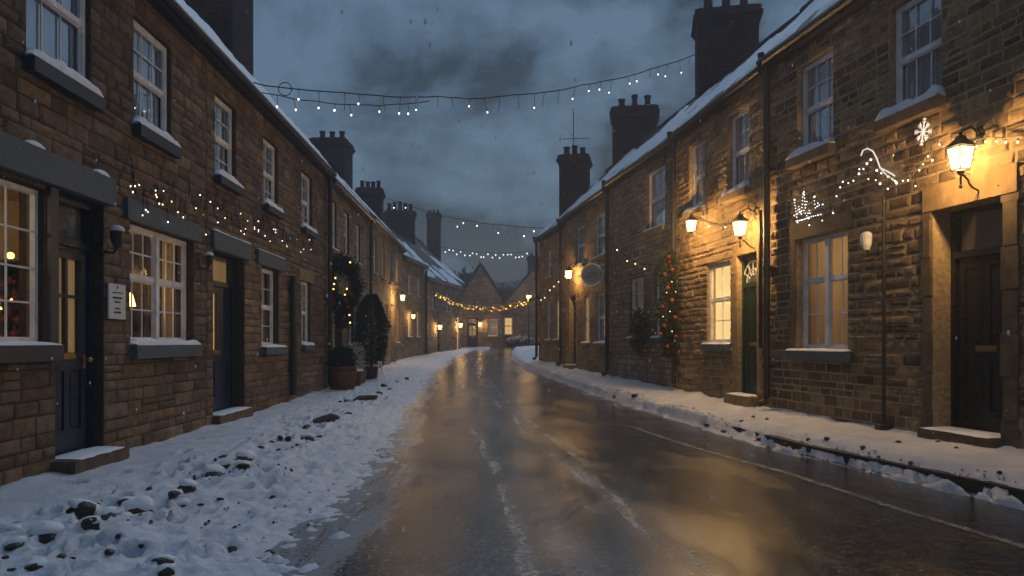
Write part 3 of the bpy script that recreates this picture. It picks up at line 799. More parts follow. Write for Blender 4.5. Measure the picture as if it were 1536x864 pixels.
slab(L1, FL, Y2(7.74), Y2(9.70), -.04, .06, 2.604, 2.83, 'slate')
for k, h in enumerate((h_u0, h_u1, h_u2)):
    window(L1, FL, *h, rec=.045, cols=3 if k < 2 else 3, rows=(2, 1), sill='slate_dark', sillh=.13, sillx=.06, silld=.11, snowh=.10, seed=20 + k, curtain='full')
# house two: recessed blue door
b0, b1 = a1, Y2(17.3)
h_d2 = (Y2(10.25), Y2(11.55), .26, 2.58); h_w2 = (Y2(12.4), Y2(13.4), 1.2, 2.58); h_w3 = (Y2(15.0), Y2(15.75), 1.22, 2.55)
h_u3 = (Y2(10.32), Y2(11.16), 3.63, 4.82); h_u4 = (Y2(12.5), Y2(13.35), 3.63, 4.82); h_u5 = (Y2(15.0), Y2(15.9), 3.63, 4.82)
L2 = house('terraced_house', 'brown ironstone house with a deeply recessed slit-glazed blue door and a string of lights above', FL, b0, b1, -.1, 5.44,
           [h_d2, h_w2, h_w3, h_u3, h_u4, h_u5], R(49), 2.6, 'iron', 'mortar_iron', 12, hr=(.09, .16), wr=(.14, .38), dr=(.004, .018))
door(L2, FL, *h_d2, rec=.17, mat='darkblue', top=2.12, glazed='slit', lit='blind_lit', fanlit='blind_dim', step=(.06, .12, .22, 'dressed_dark'), seed=7, hand=-1)
slab(L2, FL, Y2(10.12), Y2(11.70), -.04, .07, 2.584, 2.84, 'slate', snow=.02, seed=8)
window(L2, FL, *h_w2, rec=.1, cols=2, rows=(2, 2), sill='slate', sillh=.13, sillx=.12, silld=.13, snowh=.05, seed=9, pane='glass_clear', lit='blind_lit', curtain='side', watt=2.5)
slab(L2, FL, Y2(12.05), Y2(13.65), -.04, .07, 2.584, 2.82, 'slate', snow=.02, seed=10)
window(L2, FL, *h_w3, rec=.06, cols=2, rows=(2, 2), sill='slate', sillh=.1, sillx=.05, silld=.1, snowh=.07, seed=11, curtain='full', lintel=('dressed', .24, .2, .02))
for k, h in enumerate((h_u3, h_u4, h_u5)):
    window(L2, FL, *h, rec=.06, cols=2, rows=(2, 2), sill='slate_dark', sillh=.11, sillx=.07, silld=.12, snowh=.10, seed=30 + k, curtain='full')
downpipe(L2, FL, Y2(14.05), .15, 2.55, r=.07, d=.10, shoe=False, elbow=False)
downpipe(L2, FL, Y2(17.12), .2, 5.30, r=.055, d=.12)
chimney(L2, (-6.5 - .0273 * 17.3, 17.2), 1.35, 1.25, 7.2, 10.15, -.027, 3, 5)
# house three: greyer, wreath
c0, c1 = b1, Y2(23.2)
hs = [(Y2(17.75), Y2(18.4), 3.55, 4.75), (Y2(19.3), Y2(20.0), 3.55, 4.75), (Y2(21.0), Y2(21.7), 3.55, 4.7), (Y2(19.9), Y2(20.6), 1.2, 2.6), (Y2(18.2), Y2(19.1), .2, 2.4), (Y2(22.2), Y2(22.9), 1.2, 2.5)]
L3 = house('terraced_house', 'greyer stone house behind the hanging wreath, with planter and topiary at its foot', FL, c0, c1, -.1, 5.32, hs, R(48), 2.6, 'greystone', 'mortar_iron', 13, dr=(.005, .016))
for k, h in enumerate(hs):
    if k == 4: door(L3, FL, *h, rec=.15, mat='black', top=2.05, step=None, seed=k)
    else: window(L3, FL, *h, rec=.05, cols=2, rows=(2, 2), sill='dressed', sillh=.1, sillx=.06, silld=.09, snowh=.04, seed=40 + k, curtain='full', lintel=('dressed', .2, .12, .015))
downpipe(L3, FL, Y2(23.0), .3, 5.15, r=.05, d=.11)
# house four: lit by the lamp
d0, d1 = c1, FL.L
ws = [(Y2(24.2 + 1.85 * k), Y2(24.9 + 1.85 * k), 3.55, 4.7) for k in range(4)]
wl_ = [(Y2(26.7), Y2(27.5), 1.25, 2.65), (Y2(28.4), Y2(29.3), .45, 2.75), (Y2(30.0), Y2(30.6), 1.25, 2.65)]
L4 = house('terraced_house', 'warm lamplit stone house with two glowing windows beside a glowing doorway', FL, d0, d1, -.05, 5.42, ws + wl_, R(47), 2.6, 'ochre', 'mortar_sand', 14, hr=(.18, .26), wr=(.3, .6), dr=(.003, .008), joint=.008)
for k, h in enumerate(ws): window(L4, FL, *h, rec=.07, cols=2, rows=(2, 2), sill='dressed', sillh=.09, sillx=.04, silld=.08, snowh=.03, seed=50 + k, curtain='blind')
for k, h in enumerate(wl_):
    if k == 1: door(L4, FL, *h, rec=.16, mat='black', top=2.3, glazed='two', lit='blind_lit', fanlit='blind_lit', step=(.05, .2, .2, 'dressed'), seed=60)
    else: window(L4, FL, *h, rec=.08, cols=2, rows=(2, 2), sill='dressed', sillh=.1, sillx=.05, silld=.1, snowh=.03, seed=60 + k, curtain='blind', lit='blind_lit', pane='glass_clear')
chimney(L4, (-6.75 - .0273 * 31, 31.0), 1.4, 1.35, 7.2, 9.75, -.027, 3, 6, along=True)
# house five
F5 = Frame((-4.77, 31.8), (-4.29, 36.0), 1)
w5 = [(1.0, 1.6, 1.5, 2.7), (2.6, 3.2, 1.5, 2.7), (1.0, 1.6, 3.4, 4.3), (2.7, 3.3, 3.4, 4.3)]
L5 = house('terraced_house', 'narrow amber stone house beyond the wall lamp, two small lit windows', F5, 0, F5.L, .2, 5.1, w5, R(45), 2.6, 'ochre', 'mortar_sand', 15, bare=.24)
for k, h in enumerate(w5): window(L5, F5, *h, rec=.07, cols=2, rows=(2, 2), sill='dressed', sillh=.09, sillx=.04, silld=.08, snowh=.03, seed=70 + k, curtain='blind', lit='blind_lit' if k < 2 else None, pane='glass_clear' if k < 2 else 'glass')
downpipe(L5, F5, F5.L - .12, .5, 4.9, r=.06, d=.11)
chimney(L5, (-6.95, 36.0), 1.2, 1.1, 6.6, 8.75, .1, 4, 7, far=True)
# house six, lower and greyer, runs in towards the end of the street
F6 = Frame((-4.29, 36.02), (-3.0, 43.0), 1)
w6 = [(1.2, 1.8, 2.9, 3.9), (2.2, 3.0, .6, 2.6), (3.9, 4.5, 2.9, 3.9), (6.2, 6.75, .7, 2.7)]
L6 = house('terraced_house', 'lower grey stone house with snowy roof ending short of the far gable', F6, 0, F6.L, .3, 4.55, w6, R(42), 2.8, 'greystone', 'mortar_grey', 16, bare=.24)
for k, h in enumerate(w6):
    if k == 1: door(L6, F6, *h, rec=.12, mat='black', top=2.2, glazed='two', lit='blind_dim', fanlit='blind_lit', step=None)
    else: window(L6, F6, *h, rec=.07, cols=2, rows=(2, 2), sill='dressed', sillh=.09, sillx=.04, silld=.08, snowh=.03, seed=80 + k, curtain='blind', lit='blind_lit' if k == 3 else None, pane='glass_clear' if k == 3 else 'glass')
chimney(L6, (-6.6, 43.2), 1.7, 1.3, 6.2, 8.9, .18, 5, 8, far=True, ph=.55)
# tall house behind house six
F7 = Frame((-5.0, 44.0), (-3.9, 60.0), 1)
L7 = house('tall_house', 'tall dark house whose long snowy roof rises behind the lower left terrace', F7, 0, F7.L, .5, 6.0, [], R(44), 3.4, 'greystone', 'mortar_grey', 17, hr=(.2, .3), wr=(.4, .8), group=None, bare=.3)
chimney(L7, (-6.3, 59.2), 1.1, 1.1, 7.6, 11.6, .07, 3, 9, far=True, ph=.3)
# gable facing down the street
def gable_house(name, label, x0, x1, Y, zb, ze, za, depth, mat, mort, holes, seed, ax=None):
    F = Frame((x0, Y), (x1, Y), 1); rng = random.Random(seed); L = F.L; ax = L / 2 if ax is None else ax
    H = thing(name, label, 'house', ((x0 + x1) / 2, Y, zb))
    mb = MB(); wall_core(mb, F, 0, L, zb, ze, holes, depth / 2)
    mb.poly([F.P(0, 0, ze), F.P(L, 0, ze), F.P(ax, 0, za)])
    for s in (0, L): mb.poly([F.P(s, 0, zb), F.P(s, -depth, zb), F.P(s, -depth, ze), F.P(s, 0, ze)])
    w = mb.build('wall', M[mort], H)
    st = MB(); stone_wall(st, F, .01, L - .01, zb, ze, holes, rng, hr=(.16, .26), wr=(.3, .6))
    z = ze
    while z < za - .3:
        k = (z + .2 - ze) / (za - ze); stone_wall(st, F, ax * k + .05, L - (L - ax) * k - .05, z, z + .2, [], rng, hr=(.2, .21), wr=(.3, .6)); z += .2
    st.build('stone_facing', M[mat], w)
    rf = MB()
    for (s, zz) in ((-.2, ze - .2 * (za - ze) / ax), (L + .2, ze - .2 * (za - ze) / (L - ax))):
        rf.hexa([F.P(s, .18, zz), F.P(ax, .18, za), F.P(ax, -depth, za), F.P(s, -depth, zz), F.P(s, .18, zz + .12), F.P(ax, .18, za + .12), F.P(ax, -depth, za + .12), F.P(s, -depth, zz + .12)])
    roof = rf.build('roof', M['tile'], H)
    sn = MB()
    for (s, zz) in ((-.18, ze - .18 * (za - ze) / ax), (L + .18, ze - .18 * (za - ze) / (L - ax))):
        n = 12
        for i in range(n):
            for j in range(8):
                q = []
                for (ii, jj) in ((i, j), (i + 1, j), (i + 1, j + 1), (i, j + 1)):
                    t = ii / n; d = .05 - depth * jj / 8; q.append(F.P(s + (ax - s) * t, d, zz + (za - zz) * t + .13 + .08 * (1 + fbm(s + t * 4, d, 1.2, seed))))
                sn.poly(q)
    sn.build('roof_snow', M['capsnow'], roof)
    return H, F
GH, GF = gable_house('gabled_house', 'grey gable-fronted house facing down the street at its far end', -4.1, -.75, 56.0, .5, 4.6, 7.2, 9, 'greystone', 'mortar_grey', [(.65, 1.5, .9, 3.1), (2.3, 3.0, 1.7, 3.0)], 18)
door(GH, GF, .65, 1.5, .9, 3.1, rec=.15, mat='black', top=2.6, glazed='two', lit='blind_dim', step=None)
window(GH, GF, 2.3, 3.0, 1.7, 3.0, cols=2, rows=(2, 2), sill='dressed', curtain='blind', seed=90, snowh=.04)
EH, EF = gable_house('gabled_house', 'pale hazy cottage with one lit window, behind the street lamp', -1.16, 4.5, 58.0, .5, 3.6, 6.9, 8, 'ochre', 'mortar_sand', [(.55, 1.2, 1.8, 3.2), (3.4, 4.0, 1.8, 3.2)], 19)
window(EH, EF, .55, 1.2, 1.8, 3.2, cols=2, rows=(2, 2), sill='dressed', curtain='blind', lit='blind_lit', pane='glass_clear', seed=91, snowh=.04)
window(EH, EF, 3.4, 4.0, 1.8, 3.2, cols=2, rows=(2, 2), sill='dressed', curtain='blind', seed=92, snowh=.04)
chimney(EH, (1.9, 63), 1.1, .8, 5.6, 8.6, 0, 2, 12, far=True, ph=.3)

# ------------------------------------------------------------------ right row
FR1 = Frame((6.127 - .19 * 3.0, 3.0), (3.98, 11.3), -1)
FR2 = Frame((3.98, 11.3), (3.43, 15.1), -1)
FR3 = Frame((3.43, 15.1), (2.61, 19.5), -1)
FR4 = Frame((2.61, 19.5), (1.73, 24.7), -1)
FR5 = Frame((1.73, 24.7), (1.03, 28.2), -1)
S = FR1.s_of_Y
r_d = (S(7.13), S(8.02), .36, 2.72); r_w = (S(9.46), S(10.6), 1.17, 2.76); r_u1 = (S(9.76), S(10.58), 3.92, 5.24); r_u2 = (S(7.9), S(8.70), 3.92, 5.24); r_u3 = (S(5.6), S(6.3), 3.92, 5.24)
R1 = house('terraced_house', 'rubble sandstone house with a black panelled door under a glowing lantern', FR1, 0, FR1.L, .05, 5.75, [r_d, r_w, r_u1, r_u2, r_u3], R(43), 2.75, 'sand', 'mortar_sand', 21,
           hr=(.08, .17), wr=(.12, .36), dr=(.004, .022), joint=.022)
door(R1, FR1, *r_d, rec=.22, mat='black', top=2.2, fan=True, step=(.04, .16, .24, 'dressed_dark'), seed=14, hand=-1)
slab(R1, FR1, S(6.95), S(8.14), -.04, .03, 2.724, 3.0, 'dressed')
for (x, y) in ((S(8.022), S(8.16)), (S(6.93), S(7.128))):
    jm = MB(); z = .12
    k = 0
    while z < 2.70:
        h = min(.42, 2.715 - z); jm.fbox(FR1, x if k % 2 == 0 else x + .012, y - (.03 if k % 2 else 0), -.03, .027 + .004 * (k % 3), z + .004, z + h - .004); z += h; k += 1
    jm.build('jamb', M['dressed_dark'], R1)
window(R1, FR1, *r_w, rec=.10, style='double', cols=2, rows=(1, 2), sill='slate', sillh=.13, sillx=.12, silld=.13, snowh=.03, seed=15, curtain='gap', meet=.62, pane='glass_clear', watt=16, lit='blind_lit')
slab(R1, FR1, S(9.34), S(10.74), -.04, .03, 2.764, 3.02, 'dressed_dark')
jb = MB(); jb.fbox(FR1, S(10.602), S(10.72), -.03, .028, 1.2, 2.76); jb.build('jamb', M['dressed_dark'], R1)
for k, h in enumerate((r_u1, r_u2, r_u3)):
    window(R1, FR1, *h, rec=.09, cols=3, rows=(2, 1), sill='dressed_dark', sillh=.13, sillx=.09, silld=.14, snowh=.11, seed=100 + k, curtain='full')
downpipe(R1, FR1, FR1.L - .07, .32, 5.6, r=.05, d=.10)
# house two: green door
T = FR2.px
g_d = (T(1137), T(1106), .42, 2.74); g_w = (T(1096), T(1061), 1.25, 2.7); g_u1 = (T(1124), T(1092), 3.82, 5.2); g_u2 = (T(1058), T(1034), 3.82, 5.15)
R2 = house('terraced_house', 'golden stone house with a dark green door and bright cream lit window', FR2, 0, FR2.L, .05, 5.66, [g_d, g_w, g_u1, g_u2], R(43), 2.75, 'ochre', 'mortar_sand', 22, hr=(.08, .16), wr=(.14, .36))
door(R2, FR2, *g_d, rec=.08, mat='green', top=2.2, fan=True, step=(.1, .2, .22, 'dressed'), seed=16, fancy=True, fanlit=None, hand=-1)
slab(R2, FR2, g_d[0] - .14, g_d[1] + .16, -.03, .02, 2.744, 2.95, 'dressed')
for (x, y) in ((g_d[1] + .002, g_d[1] + .16), (g_d[0] - .14, g_d[0] - .002)):
    jm = MB(); jm.fbox(FR2, x, y, -.03, .024, .2, 2.742); jm.build('jamb', M['dressed'], R2)
window(R2, FR2, *g_w, rec=.045, style='sash', cols=2, rows=(1, 2), sill='slate', sillh=.12, sillx=.05, silld=.12, snowh=.03, seed=17, curtain='blind', lit='blind_bright', pane='glass_clear', watt=0, meet=.55)
for k, h in enumerate((g_u1, g_u2)):
    window(R2, FR2, *h, rec=.08, cols=2, rows=(2, 1), sill='dressed', sillh=.11, sillx=.07, silld=.12, snowh=.09, seed=110 + k, curtain='full')
downpipe(R2, FR2, FR2.L - .02, .3, 5.5, r=.05, d=.11, shoe=False)
# thin service pipes beside the green door
sp = MB(); s_ = T(1146); sp.tube([FR2.P(s_, .06, 3.35), FR2.P(s_, .06, 1.2)], .03, 8); sp.tube([FR2.P(s_ - .12, .06, 3.1), FR2.P(s_, .06, 2.95)], .02, 6); sp.build('service_pipe', M['iron_black'], R2)
# house three: grey, two tall windows
T = FR3.px
w3 = [(T(998), T(970), 3.8, 5.15), (T(1003), T(982), 1.38, 2.82), (T(965), T(945), 1.38, 2.82)]
R3 = house('terraced_house', 'grey-brown stone house with a wreath between two tall unlit windows', FR3, 0, FR3.L, .1, 5.6, w3, R(43), 2.75, 'greystone', 'mortar_grey', 23, hr=(.07, .15), wr=(.12, .34), joint=.016, dr=(.004, .02))
for k, h in enumerate(w3): window(R3, FR3, *h, rec=.06, cols=2, rows=(2, 2) if k else (2, 1), sill='slate' if k else 'dressed', sillh=.1, sillx=.07, silld=.11, snowh=.05, seed=120 + k, curtain='full', lintel=('dressed_dark', .16, .08, .012))
downpipe(R3, FR3, FR3.L - .1, .4, 5.45, r=.055, d=.12)
chimney(R3, (2.85 + 2.75, 19.2), 1.5, 1.1, 7.0, 9.85, -.19 + math.pi / 2 * 0, 3, 25, ph=.62, along=True)
# house four
T = FR4.px
w4 = [(T(911), T(892), 3.65, 4.85), (T(877), T(864), 3.65, 4.85), (T(911), T(894), 1.25, 2.65), (T(884), T(875.5), 1.25, 2.65), (T(863.5), T(854), .55, 2.75)]
R4 = house('terraced_house', 'amber stone house carrying the round blue hanging sign', FR4, 0, FR4.L, .15, 5.5, w4, R(43), 2.75, 'ochre', 'mortar_sand', 24, hr=(.2, .28), wr=(.35, .7), dr=(.002, .006), joint=.007)
for k, h in enumerate(w4):
    if k == 4: door(R4, FR4, *h, rec=.15, mat='black', top=2.25, glazed='two', lit='blind_dim', fanlit='blind_dim', step=(.05, .2, .2, 'dressed'))
    else: window(R4, FR4, *h, rec=.06, cols=2, rows=(2, 2), sill='dressed', sillh=.1, sillx=.06, silld=.1, snowh=.05, seed=130 + k, curtain='blind' if k == 3 else 'full', lit='blind_lit' if k == 3 else None, pane='glass_clear' if k == 3 else 'glass')
slab(R4, FR4, .15, FR4.L * .62, -.02, .05, 3.3, 3.38, 'dressed', name='string_course', snow=.03, seed=44)
ag = MB(); ag.fbox(FR4, T(885), T(878), -.01, .02, .92, 1.12); ag.build('air_vent', M['iron_black'], R4)
downpipe(R4, FR4, FR4.L - .1, .5, 5.3, r=.055, d=.12)
chimney(R4, (1.73 + 2.6, 25.9), 1.5, 1.25, 6.6, 9.45, -.17, 3, 26, ph=.5)
# house five
T = FR5.px
w5r = [(T(828), T(821.5), 3.6, 4.6), (T(840), T(833), 1.35, 2.75), (T(826), T(820), 1.35, 2.75)]
R5 = house('terraced_house', 'last amber house of the right terrace, seen edge-on beside the street lamp', FR5, 0, FR5.L, .2, 5.35, w5r, R(43), 2.75, 'ochre', 'mortar_sand', 27, hr=(.2, .28), wr=(.35, .7), dr=(.002, .006), joint=.007)
for k, h in enumerate(w5r): window(R5, FR5, *h, rec=.06, cols=2, rows=(2, 2), sill='dressed', sillh=.1, sillx=.06, silld=.1, snowh=.04, seed=140 + k, curtain='blind', lit='blind_lit' if k == 1 else None, pane='glass_clear' if k == 1 else 'glass')
downpipe(R5, FR5, FR5.L - .12, .6, 5.2, r=.055, d=.12)
ch5 = chimney(R5, (2.36, 27.6), 1.05, .95, 5.9, 8.25, -.2, 3, 28, ph=.35)

# ------------------------------------------------------------------ lamps
def point(loc, watt, col=(1, .62, .25), r=.05):
    ld = bpy.data.lights.new('lamp_light', 'POINT'); ld.energy = watt; ld.color = col; ld.shadow_soft_size = r
    lo = bpy.data.objects.new('lamp_light', ld); COL.objects.link(lo); lo.location = loc
def lantern(name, label, F, s, z, off=.26, sc=1.0, watt=60, scroll=True):
    """tapered four-sided wall lantern on an iron bracket; z = middle of its glass"""
    c = F.P(s, off, z); H = thing(name, label, 'lamp', F.P(s, 0, z), None)
    w1, w0, h = .115 * sc, .075 * sc, .15 * sc
    def ring(w, zz): return [c + F.u * (a * w) + F.n * (b * w) + Vector((0, 0, zz)) for a, b in ((-1, -1), (1, -1), (1, 1), (-1, 1))]
    fr = MB(); lo, hi = ring(w0, -h), ring(w1, h)
    for k in range(4):
        fr.tube([lo[k], hi[k]], .009 * sc, 5); fr.tube([lo[k], lo[(k + 1) % 4]], .010 * sc, 5); fr.tube([hi[k], hi[(k + 1) % 4]], .011 * sc, 5)
    b2 = ring(w0 * .9, -h - .012); fr.hexa(ring(w0 * .3, -h - .05) + ring(w0 * .5, -h - .012))
    cp = fr.build('lantern_frame', M['iron_black'], H)
    rf = MB(); rf.hexa(ring(w1 * 1.28, h + .004) + ring(w1 * .42, h + .12 * sc)); rf.hexa(ring(w1 * .46, h + .121 * sc) + ring(w1 * .36, h + .16 * sc)); rf.ball(c + Vector((0, 0, h + .19 * sc)), .028 * sc)
    rf.build('lantern_cap', M['iron_black'], H)
    gl = MB()
    for k in range(4): gl.poly([lo[k], lo[(k + 1) % 4], hi[(k + 1) % 4], hi[k]])
    gl.build('lantern_glass', M['lamp_glass'], H)
    bu = MB(); bu.ball(c + Vector((0, 0, -.02)), .04 * sc, 10, 7, (1, 1, 1.3)); bu.build('bulb', M['lamp_core'], H)
    br = MB(); br.tube([F.P(s, .0, z + h + .13), F.P(s, off * .5, z + h + .30 * sc), F.P(s, off, z + h + .2 * sc)], .013, 6); br.fbox(F, s - .04, s + .04, .0, .03, z + h + .04, z + h + .22)
    br.build('bracket', M['iron_black'], H)
    if scroll:
        br = MB(); br.tube([F.P(s, .03, z - h - .2)] + [F.P(s + .02 * math.sin(k), off * (.25 + .13 * k), z - h - .2 + .035 * k * (1 if k < 4 else .8)) for k in range(1, 6)] + [F.P(s, off, z - h - .05)], .011, 6)
        br.tube([F.P(s, off, z - h - .05), F.P(s, off, z - h - .17)], .010, 6); br.ball(F.P(s, off, z - h - .17), .02)
        br.build('scroll', M['iron_black'], H)
    point(c + Vector((0, 0, -.005)), watt, r=.055)
    return H
def lamp_at(label, F, px, py, off, sc, watt, scroll=False):
    q = spx(F, px, off); lantern('wall_lantern', label, F, q, zpy(F, q, off, py), off=off, sc=sc, watt=watt, scroll=scroll)
lamp_at('large glowing lantern on an iron bracket above the black panelled door', FR1, 1441, 238, .24, .74, 170, True)
lamp_at('glowing lantern hung beside the drainpipe above the green door', FR2, 1110, 343, .28, .74, 230, True)
lamp_at('bright lantern on the golden house above the tall red-baubled garland', FR2, 1037, 339, .32, .66, 250)
lamp_at('small glowing lamp over the narrow door past the round blue sign', FR4, 853, 412, .3, .8, 130, True)
lamp_at('glowing lamp at the far end of the left amber house', FL, 604, 447, .4, .75, 150)
lamp_at('faint door lamp on the low grey house near the far gable', F6, 660, 491, .25, .75, 50)
lamp_at('faint lamp under the eaves of the far gable wall', GF, 720, 487, .25, .95, 120)
lamp_at('small lamp at the near corner of the low grey house end', F6, 691, 488, .25, .8, 75)
lamp_at('amber lamp above the two small lit windows', F5, 620, 475, .25, .6, 25)
# free-standing street lamp at the end of the right pavement
p = Vector((1.16, 51.0, g(51.0) + .02)); SLH = thing('street_lamp', 'slim street lamp glowing in the mist past the end of the right terrace', 'street lamp', p)
mb = MB(); mb.lathe(p, [(.09, 0), (.09, .6), (.05, .66), (.045, 3.1), (.07, 3.12), (.07, 3.2)], 12); mb.build('post', M['iron_black'], SLH)
hd = MB(); c = p + Vector((0, 0, 3.2))
hd.lathe(c, [(.1, 0), (.1, .03)], 8); hd.lathe(c + Vector((0, 0, .44)), [(.22, 0), (.1, .13), (.03, .2), (.03, .26)], 8)
for k in range(4):
    a = k * math.pi / 2 + .4; hd.tube([c + Vector((.1 * math.cos(a), .1 * math.sin(a), .03)), c + Vector((.19 * math.cos(a), .19 * math.sin(a), .44))], .012, 5)
hd.build('lamp_head', M['iron_black'], SLH)
gm = MB(); gm.lathe(c, [(.1, .04), (.18, .43)], 8); gm.build('lamp_glass', M['lamp_glass'], SLH)
bm_ = MB(); bm_.ball(c + Vector((0, 0, .2)), .07); bm_.build('bulb', M['lamp_core'], SLH); point(c + Vector((0, 0, .2)), 650, r=.08)

# unlit small wall lamps
def bulkhead(label, F, px, py, snow=True, white=False, sc=1.0):
    s = spx(F, px, .12); z = zpy(F, s, .12, py)
    H = thing('wall_lamp', label, 'lamp', F.P(s, 0, z)); m = MB()
    m.fbox(F, s - .04, s + .04, .0, .02, z - .12 * sc, z + .05); m.tube([F.P(s, .02, z - .08), F.P(s, .1, z - .1), F.P(s, .14, z - .03)], .014, 6); m.build('bracket', M['iron_black'], H)
    b = MB(); b.lathe(F.P(s, .14, z - .04), [(.04 * sc, 0), (.075 * sc, .06), (.085 * sc, .17 * sc), (.09 * sc, .19 * sc), (.03, .25 * sc)], 12); b.build('lamp_shade', M['paint' if white else 'iron_black'], H)
    if snow:
        q = MB(); q.ball(F.P(s, .14, z + .17 * sc), .085 * sc, 12, 7, (1, 1, .7)); q.build('snow_cap', M['capsnow'], H, smooth=True)
bulkhead('black wall lamp capped with snow, between navy door and double window', FL, 173, 365, sc=.8)
bulkhead('slim dark wall lamp just before the recessed slit-glazed blue door', FL, 312, 393, sc=.6)
bulkhead('small dark wall lamp next to the fat pipe left of the wreath', FL, 444, 434, sc=.7, snow=False)
bulkhead('white bell-shaped wall lamp beside the right-hand double window', FR1, 1302, 370, snow=True, white=True, sc=.8)

# ------------------------------------------------------------------ signs
s0, s1 = Y2(7.385), Y2(7.72); NB = thing('notice_board', 'white notice board with small dark lettering beside the navy door', 'sign', FL.P((s0 + s1) / 2, 0, 1.53))
m = MB(); m.fbox(FL, s0, s1, .028, .043, 1.53, 1.89); m.build('board', M['paper'], NB)
ln = MB(); rng = random.Random(4); mid = (s0 + s1) / 2
for (zz, wd, hh) in ((1.856, .022, .045), (1.80, .2, .012), (1.748, .19, .024), (1.705, .11, .022), (1.637, .11, .02), (1.598, .14, .022)):
    x = mid - wd / 2
    while x < mid + wd / 2 - .004:
        w = min(rng.uniform(.006, .014), mid + wd / 2 - x); ln.fbox(FL, x, x + w, .044, .0455, zz - hh / 2 * rng.uniform(.6, 1), zz + hh / 2 * rng.uniform(.6, 1)); x += w + .005
ln.build('lettering', M['ink'], NB)
s = FR4.px(906); c = FR4.P(s, .34, 3.12); RS = thing('hanging_sign', 'round pale blue sign projecting from the amber house', 'sign', c)
dv = Vector((.93, -.36, 0)).normalized(); nv = Vector((-.36, -.93, 0)).normalized(); up = Vector((0, 0, 1))
def disc(r, a, b, inner=0):
    mb = MB(); n = 40; i = 0
    fr_ = [c + (dv * math.cos(2 * math.pi * k / n) + up * math.sin(2 * math.pi * k / n)) * r + nv * b for k in range(n)]
    bk_ = [q - nv * (b - a) for q in fr_]
    if not inner:
        mb.poly(fr_); mb.poly(bk_[::-1])
        for k in range(n): mb.poly([fr_[k], bk_[k], bk_[(k + 1) % n], fr_[(k + 1) % n]])
    else:
        f2 = [c + (q - c - nv * b) * (inner / r) + nv * b for q in fr_]; b2 = [q - nv * (b - a) for q in f2]
        for k in range(n):
            j = (k + 1) % n; mb.poly([fr_[k], fr_[j], f2[j], f2[k]]); mb.poly([fr_[k], bk_[k], bk_[j], fr_[j]]); mb.poly([f2[k], b2[k], b2[j], f2[j]])
    return mb
disc(.30, -.02, .02).build('sign_disc', M['bluepaint'], RS); disc(.305, -.025, .026, .275).build('rim', M['paint'], RS)
em = disc(.17, .021, .024, .15); 
q = disc(.09, .021, .024, .07); k = len(em.v); em.v += q.v; em.f += [tuple(i + k for i in f) for f in q.f]
for a in (-.06, 0, .06): em.tube([c + nv * .022 + dv * (-.1) + up * (a - .02), c + nv * .022 + dv * .1 + up * (a + .02)], .008, 5)
em.build('emblem', M['signink'], RS)
bk = MB(); bk.tube([FR4.P(s, 0, 3.5), c + up * .38], .014, 6); bk.tube([c + up * .38, c + up * .29], .01, 6); bk.tube([FR4.P(s, 0, 3.3), FR4.P(s, .2, 3.5)], .01, 6); bk.build('bracket', M['iron_black'], RS)

# ------------------------------------------------------------------ greenery
def leafmass(mb, c, rad, n, rng, ln=(.05, .1), wd=.012, fn=None, out=.8):
    """needle-like leaves spread through a volume"""
    for _ in range(n):
        while True:
            p = Vector((rng.uniform(-1, 1), rng.uniform(-1, 1), rng.uniform(-1, 1)))
            if p.length < 1 and (p.length > .5 or rng.random() < .3): break
        q = Vector((c[0] + p.x * rad[0], c[1] + p.y * rad[1], c[2] + p.z * rad[2]))
        if fn and not fn(q): continue
        leaf(mb, q, p * out + Vector((rng.uniform(-1, 1), rng.uniform(-1, 1), rng.uniform(-1, 1))) * .7, rng.uniform(*ln), wd * rng.uniform(.7, 1.5), rng)
def leaf(mb, q, d, L, w, rng):
    d = d.normalized() if d.length > 1e-6 else Vector((0, 0, 1)); s = d.cross(Vector((rng.uniform(-1, 1), rng.uniform(-1, 1), rng.uniform(-1, 1)))); s = s.normalized() * w if s.length > 1e-6 else Vector((w, 0, 0))
    mb.poly([q, q + d * L * .5 + s, q + d * L, q + d * L * .5 - s])
def parts_balls(H, name, mat, pts, r, sm=True):
    src = None
    for p in pts:
        if src is None:
            b = MB(); b.ball(p, r, 9, 6); src = b.build(name, M[mat], H, smooth=sm, origin=p)
        else: copy_part(src, H, p)
rng = random.Random(31)
# big wreath hanging in front of the pipe
wc = FL.P(Y2(17.45), .34, 2.62); WR = thing('christmas_wreath', 'large hanging Christmas wreath with red baubles, gold lights and white fronds', 'wreath', wc - Vector((0, 0, .6)))
du, dn = Vector((.97, -.24, 0)), Vector((.24, .97, 0)) * -1
m = MB()
for k in range(5000):
    a = rng.uniform(0, 2 * math.pi); rr = .33 + rng.gauss(0, .085); q = wc + du * (rr * .95 * math.cos(a)) + Vector((0, 0, rr * 1.35 * math.sin(a))) + dn * rng.gauss(0, .06)
    leaf(m, q, (q - wc) + Vector((rng.uniform(-.4, .4), rng.uniform(-.4, .4), rng.uniform(-.5, .3))), rng.uniform(.06, .14), .014, rng)
m.build('foliage', M['needle2'], WR)
m = MB(); leafmass(m, wc + Vector((.02, 0, -.72)), (.17, .15, .26), 500, rng, (.07, .15), .016); m.build('trailing_spray', M['needle2'], WR); m = MB(); leafmass(m, wc + Vector((.0, 0, .52)), (.2, .15, .2), 300, rng, (.07, .15), .016); m.build('trailing_spray', M['needle2'], WR)
m = MB()
